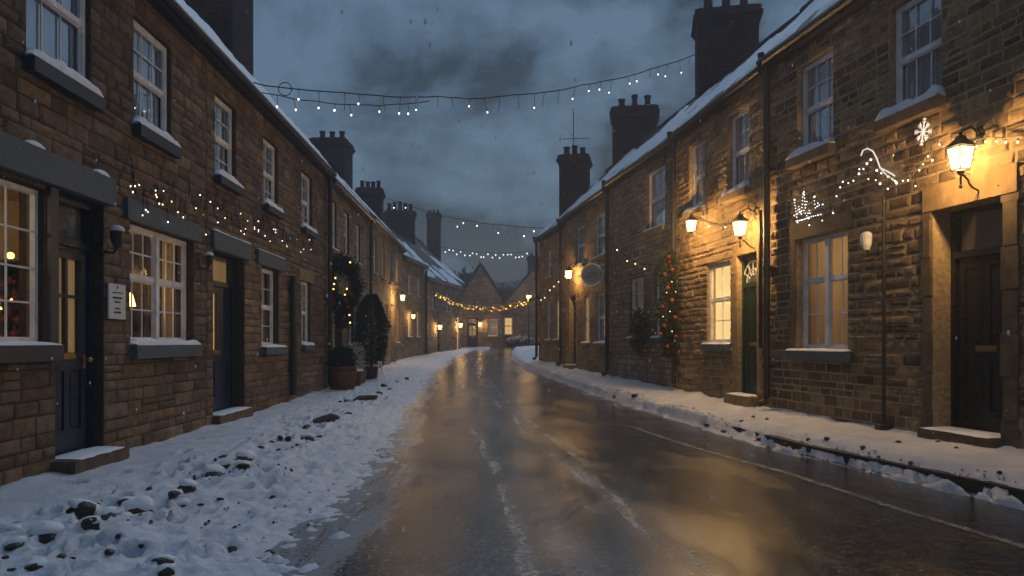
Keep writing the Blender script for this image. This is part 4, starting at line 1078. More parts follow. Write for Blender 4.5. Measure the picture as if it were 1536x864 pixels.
for k in range(260):
    a = rng.uniform(-.9, 2.2); rr = .2 + rng.gauss(0, .05); q = wc + du * (rr * math.cos(a) - .02) + Vector((0, 0, rr * 1.3 * math.sin(a))) + dn * rng.uniform(.02, .1)
    leaf(m, q, Vector((rng.uniform(-1, 1), rng.uniform(-1, 1), rng.uniform(-1, .4))), rng.uniform(.07, .14), .008, rng)
m.build('white_fronds', M['frond'], WR)
m = MB(); m.tube([FL.P(Y2(17.45), 0, 3.3), wc + Vector((0, 0, .42))], .012, 5); m.build('hanger', M['wire'], WR)
parts_balls(WR, 'bauble', 'red', [wc + du * (x * .33) + Vector((0, 0, z * .4)) + dn * .11 for x, z in ((-.9, -.6), (-.5, -1.0), (0, -1.12), (.5, -.95), (.85, -.5), (-.75, .45), (.6, -1.25), (-.2, -1.35))], .045)
parts_balls(WR, 'fairy_bulb', 'bulb_gold', [wc + du * (x * .33) + Vector((0, 0, z * .4)) + dn * .13 for x, z in ((-.85, .75), (-.35, .45), (-.45, .1), (-.5, -.2), (.8, 1.35), (.4, -.55), (.55, -.2), (.75, -1.75), (.8, -2.2))], .02)
# tall garland on the right
T = FR2.px; s = T(1021); gc = FR2.P(s, .25, 0); GA = thing('christmas_garland', 'tall hanging evergreen garland with red and orange baubles at the drainpipe', 'garland', Vector((gc.x, gc.y, 1.1)))
m = MB()
for k in range(3600):
    z = rng.uniform(1.0, 3.15); t = (z - 1.0) / 2.15; rad = .07 + .165 * math.sin(math.pi * min(1, (1 - t) * 1.12)) ** .7 * (1 - .55 * t)
    a = rng.uniform(0, 2 * math.pi); rr = rad * math.sqrt(rng.random()) * (1 + .25 * math.sin(z * 9 + a))
    q = Vector((gc.x + rr * math.cos(a), gc.y + rr * math.sin(a), z)); leaf(m, q, Vector((math.cos(a), math.sin(a), rng.uniform(-.9, .2))), rng.uniform(.06, .13), .013, rng)
m.build('foliage', M['needle'], GA)
m = MB(); m.tube([Vector((gc.x, gc.y, .95)), Vector((gc.x, gc.y, 3.3)), FR2.P(s, 0, 3.4)], .02, 6); m.build('hanger', M['bark'], GA)
def gp(a, z, r=.22):
    r *= .8; return Vector((gc.x + r * math.cos(a), gc.y + r * math.sin(a), z))
parts_balls(GA, 'bauble', 'orange', [gp(-1.9, 2.38), gp(-1.5, 2.12, .26), gp(-2.2, 1.62, .28), gp(-1.2, 2.75, .14), gp(-2.6, 2.66, .14), gp(-1.2, 1.78, .28), gp(-2.7, 1.45, .26)], .045)
parts_balls(GA, 'red_bauble', 'red', [gp(-1.7, 2.9, .12), gp(-2.4, 2.0, .27), gp(-1.0, 1.4, .24), gp(-1.8, 3.02, .1), gp(-2.0, 1.2, .18)], .04)
parts_balls(GA, 'fairy_bulb', 'bulb_gold', [gp(-1.4, 2.5, .2), gp(-2.0, 2.28, .25), gp(-1.7, 1.9, .29), gp(-2.3, 1.8, .29), gp(-1.5, 1.5, .28), gp(-1.3, 2.84, .13), gp(-1.0, 2.3, .24)], .010)
# window wreath
T = FR3.px; s = T(970); c = FR3.P(s, .16, 1.55); VW = thing('window_wreath', 'small green wreath with red bows between the two tall grey windows', 'wreath', c - Vector((0, 0, .4)))
m = MB()
for k in range(1700):
    a = rng.uniform(0, 2 * math.pi); rr = .22 + rng.gauss(0, .09); q = c + FR3.u * (rr * 1.15 * math.cos(a)) + Vector((0, 0, rr * 1.25 * math.sin(a) - .02)) + FR3.n * rng.gauss(.03, .05)
    leaf(m, q, (q - c) + Vector((rng.uniform(-.3, .3), rng.uniform(-.3, .3), rng.uniform(-.3, .3))), rng.uniform(.05, .12), .014, rng)
m.build('foliage', M['needle'], VW)
parts_balls(VW, 'bauble', 'red', [c + FR3.u * x + Vector((0, 0, z)) + FR3.n * .12 for x, z in ((-.2, .16), (-.1, .22), (.2, .2), (.26, .1), (.08, -.12), (.16, -.1))], .05)
# topiary shrub and its pot
Yt = 20.6; tc = Vector((-3.95, Yt, HL(-3.95, Yt) - .02)); TP = thing('topiary_shrub', 'dark clipped evergreen shrub standing against the left wall', 'shrub', tc)
m = MB(); m.lathe(tc, [(.15, 0), (.19, .3), (.2, .34), (.16, .35)], 14); m.build('plant_pot', M['pot'], TP)
m = MB(); m.tube([tc + Vector((0, 0, .3)), tc + Vector((.02, 0, .6)), tc + Vector((0, .02, 1.7))], .035, 7, .012); m.build('trunk', M['bark'], TP)
m = MB()
for k in range(6500):
    z = rng.uniform(.42, 2.35); t = (z - .42) / 1.93; a = rng.uniform(0, 2 * math.pi)
    rad = (.42 * math.sin(math.pi * min(1, t * .86 + .13)) ** .55) * (1 + .12 * math.sin(a * 3 + z * 5) + .1 * math.sin(a * 5 - z * 8)); rr = rad * (rng.random() ** .35)
    q = tc + Vector((rr * math.cos(a), rr * math.sin(a), z)); leaf(m, q, Vector((math.cos(a), math.sin(a), rng.uniform(-.2, .9))), rng.uniform(.06, .12), .02, rng)
m.build('crown', M['needle2'], TP)
# half-barrel planter with a small shrub
bc = Vector((-3.98, 17.2, HL(-3.98, 17.2) - .03)); PB = thing('barrel_planter', 'wooden half-barrel planter at the wall below the wreath', 'planter', bc)
m = MB(); m.lathe(bc, [(.27, 0), (.31, .2), (.33, .4), (.32, .56), (.28, .56), (.27, .45)], 20); m.build('barrel', M['wood'], PB)
m = MB()
for z in (.08, .46): m.lathe(bc + Vector((0, 0, z)), [(.30 + z * .07, 0), (.305 + z * .07, .035)], 20)
m.build('hoop', M['iron_black'], PB)
m = MB(); m.lathe(bc + Vector((0, 0, .47)), [(.26, 0), (.26, .02)], 16); m.build('soil', M['soil'], PB)
m = MB(); leafmass(m, bc + Vector((0, 0, .72)), (.27, .27, .26), 1500, rng, (.06, .13), .018); m.build('shrub', M['needle2'], PB)
bc = Vector((-4.0, 18.6, HL(-4.0, 18.6) - .03)); PP = thing('small_planter', 'low wooden trough with snow on it, behind the half-barrel', 'planter', bc)
m = MB(); m.hexa([bc + Vector((x * .2, y * .35, 0)) for x, y in ((-1, -1), (1, -1), (1, 1), (-1, 1))] + [bc + Vector((x * .25, y * .4, .36)) for x, y in ((-1, -1), (1, -1), (1, 1), (-1, 1))]); m.build('trough', M['wood'], PP)
m = MB(); m.ball(bc + Vector((0, 0, .36)), .3, 12, 7, (.75, 1.2, .22)); m.build('snow_cap', M['capsnow'], PP, smooth=True)
m = MB(); leafmass(m, bc + Vector((0, .1, .72)), (.2, .3, .35), 420, rng, (.08, .16), .012); m.build('pale_grass', M['frond'], PP)
# little folding stand
ec = Vector((-3.45, 19.3, HL(-3.45, 19.3) - .01)); EA = thing('folding_stand', 'small white folding trestle stand in front of the clipped evergreen', 'stand', ec)
m = MB(); m.tube([ec + Vector((-.06, 0, .55)), ec + Vector((-.08, -.05, 0))], .014, 6); m.tube([ec + Vector((.0, 0, .55)), ec + Vector((.14, -.08, -.01))], .014, 6); m.tube([ec + Vector((-.02, 0, .55)), ec + Vector((0, .2, 0))], .014, 6); m.build('legs', M['paint'], EA)
m = MB(); m.box(ec + Vector((-.09, -.03, .54)), ec + Vector((.03, .03, .57))); m.tube([ec + Vector((-.07, -.02, .25)), ec + Vector((.09, -.04, .25))], .01, 5); m.build('top_rail', M['paint'], EA)
# Christmas tree inside the shop window
xc = FL.P(Y2(7.12), -.76, .6); XT = thing('christmas_tree', 'lit Christmas tree with orange baubles inside the shop window', 'christmas tree', xc)
m = MB()
for k in range(9000):
    t = rng.random() ** 1.4; z = .1 + 1.38 * t; rad = .44 * (1 - t) ** .8 + .03; a = rng.uniform(0, 2 * math.pi); rr = rad * rng.random() ** .4
    q = xc + Vector((rr * math.cos(a), rr * math.sin(a), z)); leaf(m, q, Vector((math.cos(a), math.sin(a), rng.uniform(-.6, .1))), rng.uniform(.05, .1), .012, rng)
m.build('foliage', M['needle'], XT)
m = MB(); m.tube([xc, xc + Vector((0, 0, 1.5))], .03, 7, .008); m.build('trunk', M['bark'], XT)
pp = [[], [], []]
for k in range(140):
    t = rng.random() ** 1.2; z = .15 + 1.25 * t; rad = .45 * (1 - t) ** .8 + .04; a = rng.uniform(-2.4, 1.2); pp[k % 3].append(xc + Vector((rad * math.cos(a), rad * math.sin(a), z)))
parts_balls(XT, 'bauble', 'orange', pp[0], .042); parts_balls(XT, 'red_bauble', 'red', pp[1], .038); parts_balls(XT, 'fairy_bulb', 'bulb_gold', pp[2], .017)
m = MB(); m.ball(xc + Vector((0, 0, 1.53)), .035); m.build('tree_topper', M['bulb_gold'], XT)
# table lamp and hanging bowl in the double window
lc = FL.P(Y2(8.78), -.48, 1.1); TL = thing('table_lamp', 'glowing lamp standing inside the double window by the notice', 'lamp', lc)
m = MB(); m.lathe(lc, [(.08, 0), (.02, .05), (.02, .62)], 10); m.build('stem', M['brass'], TL)
m = MB(); m.lathe(lc + Vector((0, 0, .62)), [(.11, 0), (.07, .16)], 14); m.build('lamp_shade', M['lamp_glass'], TL)
m = MB(); m.ball(lc + Vector((0, 0, .69)), .03); m.build('bulb', M['lamp_core'], TL); point(lc + Vector((0, 0, .7)), 4, r=.04)
lc = FL.P(Y2(8.75), -.38, 1.40); HB = thing('ornament_bowl', 'dark red bowl on the sill inside the double window', 'bowl', lc)
m = MB(); m.lathe(lc, [(.06, 0), (.15, .07), (.2, .2), (.21, .24), (.18, .24)], 18); m.build('bowl', M['bowl'], HB, smooth=True)
m = MB(); m.lathe(lc + Vector((0, 0, -.2)), [(.1, 0), (.03, .04), (.03, .2)], 12); m.build('foot', M['wood'], HB)

# ------------------------------------------------------------------ TV aerial
p = Vector((2.3, 27.45, 8.25)); AE = thing('tv_aerial', 'thin television aerial on the farthest right chimney', 'aerial', p)
m = MB(); m.tube([p, p + Vector((0, 0, 1.75))], .016, 6); m.build('mast', M['iron_black'], AE)
m = MB(); m.tube([p + Vector((-.55, 0, .62)), p + Vector((.62, 0, .66))], .012, 5)
for k in range(8): x = -.5 + k * .15; m.tube([p + Vector((x, -.16, .63)), p + Vector((x, .16, .63))], .006, 4)
m.tube([p + Vector((-.5, 0, .5)), p + Vector((-.5, 0, .8))], .008, 4); m.tube([p + Vector((-.2, -.1, .85)), p + Vector((.05, 0, .7))], .008, 4); m.build('antenna', M['iron_black'], AE)

# ------------------------------------------------------------------ strings of lights
BULB = {}
def bulb_proto(H, mat, p, r, drop):
    """socket with a drop wire, glass as its child"""
    m = MB(); m.tube([p, p + Vector((.012, 0, -drop * .5)), p + Vector((0, 0, -drop))], .005, 5); m.tube([p + Vector((0, 0, -drop)), p + Vector((0, 0, -drop - r * 1.5))], r * .6, 6)
    a = m.build('bulb_socket', M['wire'], H, origin=p)
    b = MB(); q = p + Vector((0, 0, -drop - r * 2.1)); b.ball(q, r, 8, 6, (1, 1, 1.4)); b.build('bulb', M[mat], a, origin=q, smooth=True)
    return a
def bulb_copy(src, H, p):
    c = copy_part(src, H, p)
    for ch in src.children:
        d = ch.copy(); COL.objects.link(d); d.parent = c; d.location = ch.location
    return c
def catenary(a, b, sag, n=40, wob=.03, seed=0):
    a, b = Vector(a), Vector(b); P = []
    for k in range(n + 1):
        t = k / n; p = a.lerp(b, t) + Vector((0, 0, -4 * sag * t * (1 - t) + wob * fbm(t * 6, seed, 1.4, seed) * (0 < k < n))); P.append(p)
    return P
def at(P, t):
    x = t * (len(P) - 1); i = min(int(x), len(P) - 2); return P[i].lerp(P[i + 1], x - i)
def light_string(name, label, P, cat, ts, r=.02, drop=(.08, .2), mats=('bulb_cool',), wire='wire', wr=.009, seed=0, group=None):
    rng = random.Random(seed); H = thing(name, label, cat, P[0], group)
    m = MB(); m.tube(P, wr, 5); m.build('cable', M[wire], H)
    src = {}
    for t in ts:
        k = rng.choice(mats); d = rng.randrange(len(drop)); p = at(P, t); key = (k, d)
        if key not in src: src[key] = bulb_proto(H, k, p, r, drop[d])
        else:
            c = bulb_copy(src[key], H, p); c.rotation_euler = (rng.uniform(-.3, .3), rng.uniform(-.3, .3), rng.uniform(0, 6))
    return H
GS = 'strings of fairy lights across the street'
P = catenary((-4.2, 11.9, 5.5), (4.85, 18.45, 8.6), .62, 60, .05, 1)
light_string('light_string', 'long drooping string of white lights high across the near street', P, 'string lights', [.07 + .034 * k + random.uniform(-.008, .008) for k in range(27)], .013, (.14, .26), ('bulb_cool', 'bulb_off', 'bulb_cool', 'bulb_off'), seed=2, wr=.011, group=GS)
P = catenary((-4.15, 12.0, 5.62), at(P, .42), .16, 30, .03, 2); 
P2 = catenary((-4.2, 11.85, 5.36), (-1.6, 14.2, 5.95), .15, 24, .02, 3)
H2 = light_string('light_string', 'short second strand of lights with a wire ring near the left eaves', P2, 'string lights', [.12, .2, .42, .5, .68, .86], .015, (.08, .16), ('bulb_warm', 'bulb_cool'), seed=4, wr=.009, group=GS)
m = MB(); q = at(P2, .16) + Vector((0, 0, .13)); m.tube([q + Vector((.11 * math.cos(x), 0, .11 * math.sin(x))) for x in [2 * math.pi * k / 20 for k in range(21)]], .008, 5); m.build('wire_ring', M['wire'], H2)
P = catenary((-6.0, 35.4, 8.2), (1.2, 28.0, 5.62), .3, 40, .03, 5)
light_string('light_string', 'string of tiny white lights between the far left chimney and right eaves', P, 'string lights', [.05 + .045 * k for k in range(21)], .022, (.1, .3), ('bulb_cool', 'bulb_off'), seed=6, wr=.012, group=GS)
P = catenary((-4.6, 48, 7.5), (1.3, 48, 7.2), .25, 30, .03, 7)
light_string('light_string', 'farthest faint string of lights, above the hazy gable roofs', P, 'string lights', [.04 + .043 * k for k in range(22)], .028, (.05, .25), ('bulb_cool',), seed=8, wr=.014, group=GS)
# golden garland
P = catenary((-3.95, 37.6, 3.75), (1.0, 28.1, 3.0), .62, 60, .03, 9)
GG = thing('light_garland', 'thick golden light garland slung low across the far street', 'garland', P[0])
m = MB(); m.tube(P, .03, 6); m.build('cable', M['wire'], GG); m = MB(); rg = random.Random(3)
for k in range(3000):
    p = at(P, rg.random() ** .9) + Vector((rg.gauss(0, .04), rg.gauss(0, .04), rg.gauss(0, .05))); leaf(m, p, Vector((rg.uniform(-1, 1), rg.uniform(-1, 1), rg.uniform(-1, 1))), rg.uniform(.05, .14), .018, rg)
m.build('foliage', M['gold'], GG)
parts_balls(GG, 'fairy_bulb', 'bulb_gold', [at(P, .015 + .0098 * k) + Vector((rg.uniform(-.07, .07), rg.uniform(-.07, .07), rg.uniform(-.1, .07))) for k in range(96)], .028)
# lights along the left wall
def wall_pts(F, lst): return [F.P(F.px(x), .07, CAMZ + (HOR - y) * (F.P(F.px(x), 0, 0).y) / FPX) for x, y in lst]
P = wall_pts(FL, [(182, 238), (190, 262), (206, 282), (222, 302), (236, 298), (258, 286), (280, 296), (300, 302), (318, 312), (335, 322), (352, 326), (370, 330), (386, 334), (405, 334), (416, 350), (436, 362), (452, 360), (468, 366)])
P = [at(P, k / 150) + Vector((.01, .06 * fbm(k, 3, .9, 5), .34 * fbm(k, 1, .37, 6) + .10 * fbm(k, 2, .9, 7) + .02)) for k in range(151)]
light_string('wall_lights', 'sprinkled warm fairy lights along the left house fronts above the lintels', P, 'string lights', [.01 + .0124 * k + random.uniform(-.006, .006) for k in range(80)], .0068, (.02, .06, .14, .26), ('bulb_warm', 'bulb_cool', 'bulb_warm', 'bulb_off'), seed=10, wr=.003)
# lights strung along the right wall
P = wall_pts(FR1, [(1190, 300), (1215, 322), (1240, 318), (1262, 290), (1275, 260), (1292, 250), (1310, 250), (1335, 258), (1352, 268), (1374, 266), (1392, 246), (1405, 222), (1424, 206)])
light_string('wall_lights', 'looping white fairy lights on the rubble wall left of the lantern', P, 'string lights', [.03 + .036 * k + random.uniform(-.01, .01) for k in range(27)], .0075, (.02, .14), ('bulb_cool', 'bulb_warm'), seed=11, wr=.006, wire='palewire')
P = wall_pts(FR1, [(1468, 212), (1490, 206), (1515, 208), (1545, 204)])
light_string('wall_lights', 'short lit cable on the rubble wall right of the lantern', P, 'string lights', [.1, .3, .5, .7, .9], .010, (.02, .04), ('bulb_warm',), seed=12, wr=.009, wire='palewire')
# scribble of tiny white lights
SB = thing('scribble_lights', 'scribble-shaped cluster of tiny white lights over the double window', 'light ornament', FR1.P(FR1.px(1216), 0, 3.0))
m = MB(); lines = [[(1199, 300), (1203, 326), (1206, 310), (1210, 322), (1212, 296), (1214, 288), (1216, 312), (1220, 298)], [(1229, 296), (1231, 312), (1237, 308), (1233, 302)], [(1202, 332), (1212, 330), (1222, 326), (1238, 322)], [(1214, 316), (1218, 324), (1222, 316), (1224, 324)]]
for L in lines: m.tube(wall_pts(FR1, L), .005, 5)
m.build('wire_frame', M['palewire'], SB)
bd = []
for L in lines:
    q_ = wall_pts(FR1, L)
    for a_, b_ in zip(q_, q_[1:]):
        n_ = max(1, round((b_ - a_).length / .045)); bd += [a_.lerp(b_, t_ / n_) + FR1.n * .012 for t_ in range(n_)]
parts_balls(SB, 'fairy_bulb', 'bulb_cool', bd[:70], .0055)
parts_balls(SB, 'bulb', 'bulb_cool', wall_pts(FR1, [(1199, 300), (1203, 334), (1210, 330), (1220, 328), (1229, 295), (1238, 322), (1212, 290), (1233, 310), (1206, 318), (1241, 307)]), .008)
# arched crook ornament on its thin post
CK = thing('crook_ornament', 'lit white crook on a tall thin black post against the rubble wall', 'light ornament', FR1.P(FR1.px(1338), .1, .2))
m = MB(); s = FR1.px(1337); m.tube([FR1.P(s, .1, .22), FR1.P(s, .1, 3.02)], .022, 8); m.build('post', M['iron_black'], CK)
b_ = FR1.P(s, .1, .25); m = MB(); m.box(b_ + Vector((-.08, -.06, -.05)), b_ + Vector((.08, .06, .06))); m.build('foot', M['iron_black'], CK)
m = MB(); m.tube(wall_pts(FR1, [(1299, 234), (1302, 226), (1309, 223), (1317, 227), (1323, 238), (1328, 252), (1340, 258), (1350, 264)]), .009, 6); m.tube(wall_pts(FR1, [(1328, 252), (1337, 262), (1353, 274)]), .008, 6); m.build('light_tube', M['led'], CK)
parts_balls(CK, 'bulb', 'bulb_cool', wall_pts(FR1, [(1308, 246), (1323, 256), (1314, 240), (1353, 275), (1296, 261), (1328, 276)]), .012)
# snowflake star
SF = thing('snowflake_ornament', 'white eight-pointed snowflake star fixed below the upper right window', 'light ornament', FR1.P(FR1.px(1393), .05, 3.5))
c = wall_pts(FR1, [(1393, 198)])[0]; m = MB()
for k in range(8):
    a = k * math.pi / 4 + .2; L = .13 if k % 2 == 0 else .1; e = c + FR1.u * (L * math.cos(a)) + Vector((0, 0, L * 1.15 * math.sin(a))); m.tube([c, e], .009, 5, .004)
    for t in (.55, .78):
        b0 = c.lerp(e, t)
        for sg in (-1, 1): m.tube([b0, b0 + FR1.u * (.035 * math.cos(a + sg * .7)) + Vector((0, 0, .035 * math.sin(a + sg * .7)))], .005, 4)
m.build('snowflake', M['led'], SF)
# cable with lamps between R3 and the pipe
P = wall_pts(FR2, [(1014, 321), (1030, 326), (1044, 324), (1058, 332), (1076, 338), (1094, 336), (1110, 334)])
light_string('wall_lights', 'sagging cable between the two lanterns of the golden house', P, 'string lights', [.03, .35, .6, .85], .012, (.02, .04), ('bulb_warm',), seed=13, wr=.012, wire='wire')
P = wall_pts(FR3, [(926, 368), (938, 380), (952, 390), (962, 394), (975, 398), (998, 392), (1012, 386)])
light_string('wall_lights', 'dark cable with a few small lights over the two tall grey windows', P, 'string lights', [.05, .25, .42, .6, .9], .014, (.03, .08), ('bulb_cool', 'bulb_warm'), seed=14, wr=.009)
P = [FR4.P(FR4.L * .78, .1, 3.55), FR4.P(FR4.L * .98, .14, 3.4), FR5.P(1.0, .12, 3.3), FR5.P(2.0, .12, 3.0), FR5.P(3.3, .12, 2.85)]
light_string('wall_lights', 'small warm lights on the last amber house, right side', P, 'string lights', [.1, .3, .45, .6, .75, .9], .018, (.03, .08), ('bulb_warm',), seed=15, wr=.009)

# ------------------------------------------------------------------ stones lying in the snow
def rock_mesh(seed, mat, flat=.7):
    rng = random.Random(seed); m = MB(); m.ball((0, 0, 0), 1, 12, 8); off = Vector((rng.uniform(-9, 9), rng.uniform(-9, 9), rng.uniform(-9, 9)))
    pl = [(Vector((rng.uniform(-1, 1), rng.uniform(-1, 1), rng.uniform(-.3, 1))).normalized(), rng.uniform(.55, .85)) for _ in range(7)]
    for i, p in enumerate(m.v):
        p = Vector(p); p = p * (1 + .38 * mn.noise(p * 1.1 + off) + .16 * mn.noise(p * 3 + off))
        for n, d in pl:
            k = p.dot(n)
            if k > d: p = p - n * (k - d) * .85
        m.v[i] = (p.x, p.y, p.z * flat)
    o = m.build('stone', M[mat], origin=(0, 0, 0)); return o
protos = [rock_mesh(50 + k, 'rock' if k % 3 else 'rock_brown', (.75, .6, .85, .5, .7, .65)[k]) for k in range(6)]
def ground_hit(px, py, H):
    dx = (px - 768) / FPX; dz = (HOR - py) / FPX; Y = 2.5
    while Y < 60:
        if CAMZ + dz * Y <= H(dx * Y, Y): return dx * Y, Y
        Y += .01
    return None
rocks = [(123, 768, 20), (162, 775, 14), (134, 790, 15), (206, 768, 21), (67, 808, 22), (21, 820, 12), (281, 737, 12), (320, 711, 14), (294, 718, 9), (336, 684, 6.5), (367, 690, 14), (341, 698, 9), (363, 701, 10),
         (347, 826, 10.5), (410, 746, 7), (405, 826, 6), (274, 757, 10), (53, 850, 12), (162, 826, 8), (179, 805, 6.5), (243, 843, 14), (250, 858, 12), (390, 671, 7), (434, 657, 7), (461, 641, 8), (461, 657, 9), (478, 655, 5.5),
         (488, 629, 19), (522, 620, 6), (549, 599, 19), (524, 601, 7), (577, 578, 6), (610, 567, 4), (568, 590, 6), (334, 708, 6), (262, 742, 9), (188, 752, 9), (90, 835, 8), (224, 733, 5), (330, 748, 5), (436, 705, 4), (408, 663, 5), (420, 656, 4.5), (447, 667, 4),
         (418, 674, 4), (510, 603, 4), (596, 572, 3.5), (585, 583, 3.5), (300, 758, 5), (212, 822, 5), (108, 838, 6), (20, 795, 9), (8, 838, 7), (485, 838, 5), (15, 856, 8)]
big = {0: 'largest dark domed rock breaking through the snow below the blue door step', 3: 'second big dark domed rock, just beyond the largest one in the snow', 4: 'wide dark hollowed rock in the snow at the lower left corner',
       10: 'pale grey wedge-shaped rock on the snow before the recessed door', 13: 'single upright brown stone standing alone near the bottom snow edge', 27: 'long flat brown rock lying on the snow below the fat pipe',
       29: 'long flat brown clod on the snow in front of the barrel planter'}
rng = random.Random(77); used = set()
for k, (px, py, r) in enumerate(rocks):
    hit = ground_hit(px, py, HL)
    if not hit: continue
    X, Y = hit; rm = 1.2 * r * Y / FPX
    pi = (0 if k in (27, 29) else rng.randrange(6)); src = protos[pi]
    if pi not in used: o = src; used.add(pi)
    else: o = src.copy(); COL.objects.link(o)
    sx, sz = (1.0, .9)
    if k in (27, 29): sx, sz = 1.15, .45
    o.location = (X, Y, HL(X, Y) - rm * (.18 if r < 12 else .05)); o.scale = (rm * sx, rm * rng.uniform(.75, 1.1), rm * sz * rng.uniform(.85, 1.1))
    o.rotation_euler = (rng.uniform(-.25, .25), rng.uniform(-.25, .25), rng.uniform(0, 6.28))
    if r >= 9 and k not in (27, 29, 13):
        cm = MB(); cm.ball((0, 0, 0), 1, 14, 8)
        for q, pv_ in enumerate(cm.v):
            w_ = Vector(pv_); w_ = w_ * (1 + .3 * mn.noise(w_ * 1.3 + Vector((k, 0, 0)))); cm.v[q] = (w_.x * 1.02 - .12, w_.y * .9 + .42, w_.z * .52 + .34)
        co_ = cm.build('snow_cap', M['capsnow'], origin=(0, 0, 0), smooth=True); co_.parent = o
        co_.rotation_euler = (0, 0, -o.rotation_euler[2])
    tag(o, big.get(k, 'small dark stone poking through the trodden snow on the left verge'), 'stone', 'stones in the snow on the left verge')
# stones along the right pavement
protos2 = [rock_mesh(80 + k, 'rock', .7) for k in range(3)]; used = set()
for k, (px, py, r) in enumerate([(1240, 659, 6), (1213, 660, 5), (1295, 672, 5), (1348, 664, 5), (1112, 632, 4), (1130, 626, 3.5), (1150, 629, 3.5), (1180, 668, 8), (1435, 672, 4), (1366, 696, 6), (1500, 710, 5), (1407, 663, 4), (952, 594, 6), (922, 596, 5), (1060, 640, 5), (1085, 648, 5), (1140, 660, 6)]):
    hit = ground_hit(px, py, HR)
    if not hit: continue
    X, Y = hit; rm = r * Y / FPX; pi = rng.randrange(3); src = protos2[pi]
    if pi not in used: o = src; used.add(pi)
    else: o = src.copy(); COL.objects.link(o)
    o.location = (X, Y, max(HR(X, Y), g(Y)) + rm * .1); o.scale = (rm, rm * rng.uniform(.7, 1.1), rm * .8); o.rotation_euler = (0, 0, rng.uniform(0, 6))
    tag(o, 'small dark stone on the snow of the right pavement', 'stone', 'stones on the right pavement')
for pr_, us in ((protos, None), (protos2, None)):
    for o in pr_:
        if o.location.length < 1e-6: bpy.data.objects.remove(o)
# crumbs nobody could count: along the right kerb and over the left verge
def crumb(m, p, r, rng):
    a = rng.uniform(0, 6.28); u = Vector((math.cos(a), math.sin(a), rng.uniform(-.2, .2))) * r; v = Vector((-math.sin(a), math.cos(a), rng.uniform(-.2, .2))) * r * rng.uniform(.5, .9); w = Vector((rng.uniform(-.3, .3) * r, rng.uniform(-.3, .3) * r, r * rng.uniform(.5, .9)))
    q = [p + u, p + v, p - u * .9, p - v, p + w + u * .3, p + w * .9 - u * .2 + v * .3]; i = len(m.v); m.v += [tuple(x) for x in q]
    m.f += [(i, i + 1, i + 4), (i + 1, i + 5, i + 4), (i + 1, i + 2, i + 5), (i + 2, i + 3, i + 5), (i + 3, i + 4, i + 5), (i + 3, i, i + 4)]
m = MB(); rng = random.Random(5)
for k in range(600):
    Y = 4.2 * (36 / 4.2) ** rng.random(); t = rng.uniform(.3, 1.02); X = lwall(Y) + (xl(Y) - lwall(Y)) * t
    if fbm(X, Y, 1.1, 12) < .02: continue
    crumb(m, Vector((X, Y, max(HL(X, Y), g(Y)))), rng.uniform(.006, .02) * (1.4 if rng.random() < .15 else 1), rng)
tag(m.build('verge_debris', M['soil']), 'tiny dark crumbs of earth scattered over the left snow', 'debris', kind='stuff')
m = MB()
for k in range(1500):
    Y = 5 * (34 / 5) ** rng.random(); X = xr(Y) + rng.gauss(.02, .06)
    if fbm(X, Y, .8, 13) < -.12 and rng.random() < .8: continue
    crumb(m, Vector((X, Y, max(HR(X, Y), g(Y)) + .004)), rng.uniform(.005, .018), rng)
tag(m.build('kerb_debris', M['soil']), 'dark wet earth and leaves along the right kerb', 'debris', kind='stuff')

# ------------------------------------------------------------------ low snowy hedge in front of the cottage
hp = Vector((.9, 55.0, g(55.0) - .02)); HG = thing('low_hedge', 'low snow-dusted hedge in front of the hazy cottage', 'hedge', hp); rng = random.Random(41)
m = MB(); m2 = MB()
for (x, r_, h_) in ((-.75, .5, .62), (-.1, .6, .82), (.7, .6, .58), (1.4, .6, .66)):
    leafmass(m, hp + Vector((x, 0, h_ * .5)), (r_, .5, h_ * .62), 700, rng, (.1, .2), .05)
    leafmass(m2, hp + Vector((x - .05, -.02, h_ * .85)), (r_ * .8, .42, .2), 260, rng, (.1, .2), .06)
m.build('foliage', M['needle'], HG); m2.build('snow_dusting', M['capsnow'], HG)
m = MB()
for x in (-.7, 0, .7, 1.3): m.tube([hp + Vector((x, 0, 0)), hp + Vector((x + .05, 0, .4))], .03, 5)
m.build('stems', M['bark'], HG)

# ------------------------------------------------------------------ wooded hillside in the mist
hl = MB(); nx, ny = 90, 14
for i in range(nx + 1):
    x = -75 + 150 * i / nx
    for j in range(ny + 1):
        t = j / ny; y = 96 + 26 * t; top = 9.6 + 2.6 * fbm(x, 0, .07, 21) + 1.1 * fbm(x, y, .35, 22) - .0016 * x * x
        hl.v.append((x, y, .7 + max(0, top) * math.sin(math.pi * .5 * min(1, t * 1.5)) + .5 * fbm(x, y, 1.1, 23)))
for i in range(nx):
    for j in range(ny): a = i * (ny + 1) + j; hl.f.append((a, a + 1, a + ny + 2, a + ny + 1))
tag(hl.build('hills', M['needle2'], smooth=True), 'dim wooded hillside beyond the end of the street', kind='structure')

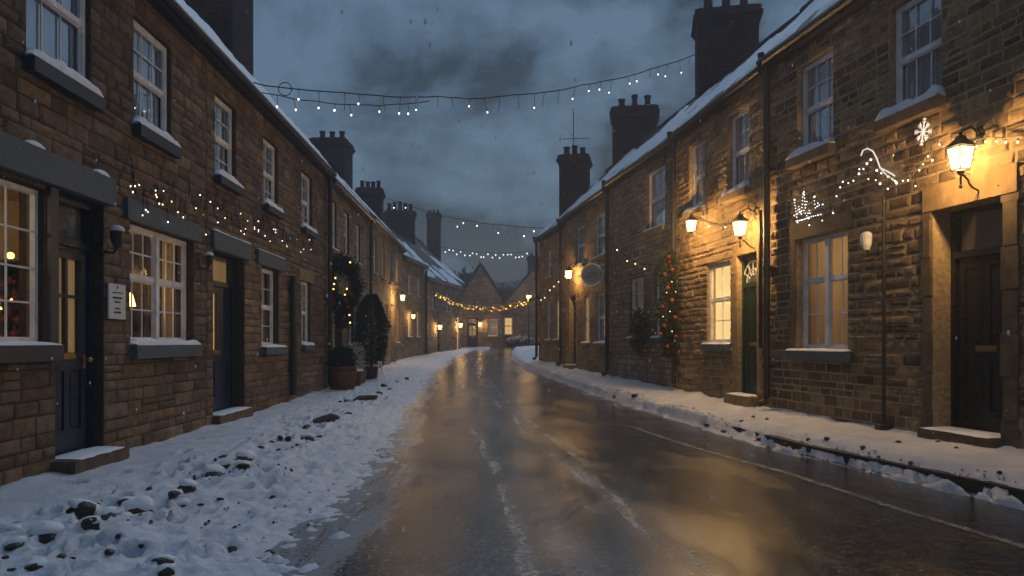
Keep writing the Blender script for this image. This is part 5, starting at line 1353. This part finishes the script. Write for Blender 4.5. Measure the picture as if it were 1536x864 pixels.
# ------------------------------------------------------------------ trees beyond the roofs
def tree(x, y, h, r, label, seed, dens=7000):
    rng = random.Random(seed); z0 = g(y); H = thing('tree', label, 'tree', (x, y, z0), 'trees beyond the far roofs')
    tr = MB(); tips = []
    def br(p, d, L, rad, dep):
        q = p + d * L; mid = p.lerp(q, .5) + Vector((rng.uniform(-.1, .1), rng.uniform(-.1, .1), 0)) * L * .4
        tr.tube([p, mid, q], rad, 6, rad * .6, cap=False)
        if dep == 0: tips.append(q); return
        for _ in range(rng.randint(3, 4)):
            nd = (d + Vector((rng.uniform(-1, 1), rng.uniform(-1, 1), rng.uniform(-.25, .6))) * .85).normalized(); br(p.lerp(q, rng.uniform(.6, 1)), nd, L * rng.uniform(.55, .78), rad * .55, dep - 1)
    h *= .62
    br(Vector((x, y, z0)), Vector((0, 0, 1)), h * .36, h * .026, 4)
    tr.build('trunk', M['bark'], H)
    cr = MB()
    for _ in range(dens):
        t = rng.choice(tips); q = t + Vector((rng.gauss(0, .1), rng.gauss(0, .1), rng.gauss(0, .09))) * h * .55; leaf(cr, q, Vector((rng.uniform(-1, 1), rng.uniform(-1, 1), rng.uniform(-1, 1))), rng.uniform(.2, .5), .12, rng)
    cr.build('crown', M['needle2'], H)
for k, (x, y, h, lab) in enumerate([(-6.2, 72, 12.8, 'tallest hazy tree above the snowy roof left of the far gable'), (-1.8, 78, 10.5, 'hazy rounded tree peeping over the far gable apex'), (2.6, 74, 9.5, 'hazy tree above the cottage behind the street lamp'),
                                    (6.2, 80, 12.5, 'dark hazy tree just left of the last right house'), (-10.5, 82, 12, 'hazy tree between the two far left chimneys'), (.8, 92, 12, 'faintest tree, deep in the haze over the street end')]):
    tree(x, y, h, 3, lab, 200 + k)

# ------------------------------------------------------------------ snowfall
m = MB(); rng = random.Random(9)
for k in range(2200):
    Y = rng.uniform(3, 34); X = rng.uniform(-.74, .74) * Y; 
    if not (lwall(Y) + .1 < X < rwall(Y) - .1): continue
    p = Vector((X, Y, rng.uniform(.4, 10))); m.ball(p, rng.uniform(.003, .009), 5, 4, (1, 1, rng.uniform(1, 2.2)))
tag(m.build('falling_snow', M['capsnow']), 'sparse snowflakes falling over the street', 'snowfall', kind='stuff')

# ------------------------------------------------------------------ air
hz = MB(); hz.box((-120, -30, -1.2), (120, 130, 16)); hzm = bpy.data.materials.new('winter_haze'); hzm.use_nodes = True; nt = hzm.node_tree; nt.nodes.clear()
out = nt.nodes.new('ShaderNodeOutputMaterial'); vol = nt.nodes.new('ShaderNodeVolumePrincipled'); vol.inputs['Color'].default_value = (.80, .86, .95, 1); vol.inputs['Density'].default_value = .0040; vol.inputs['Anisotropy'].default_value = .35
nt.links.new(vol.outputs[0], out.inputs['Volume'])
tag(hz.build('haze', hzm), 'thin winter mist along the street', kind='stuff')
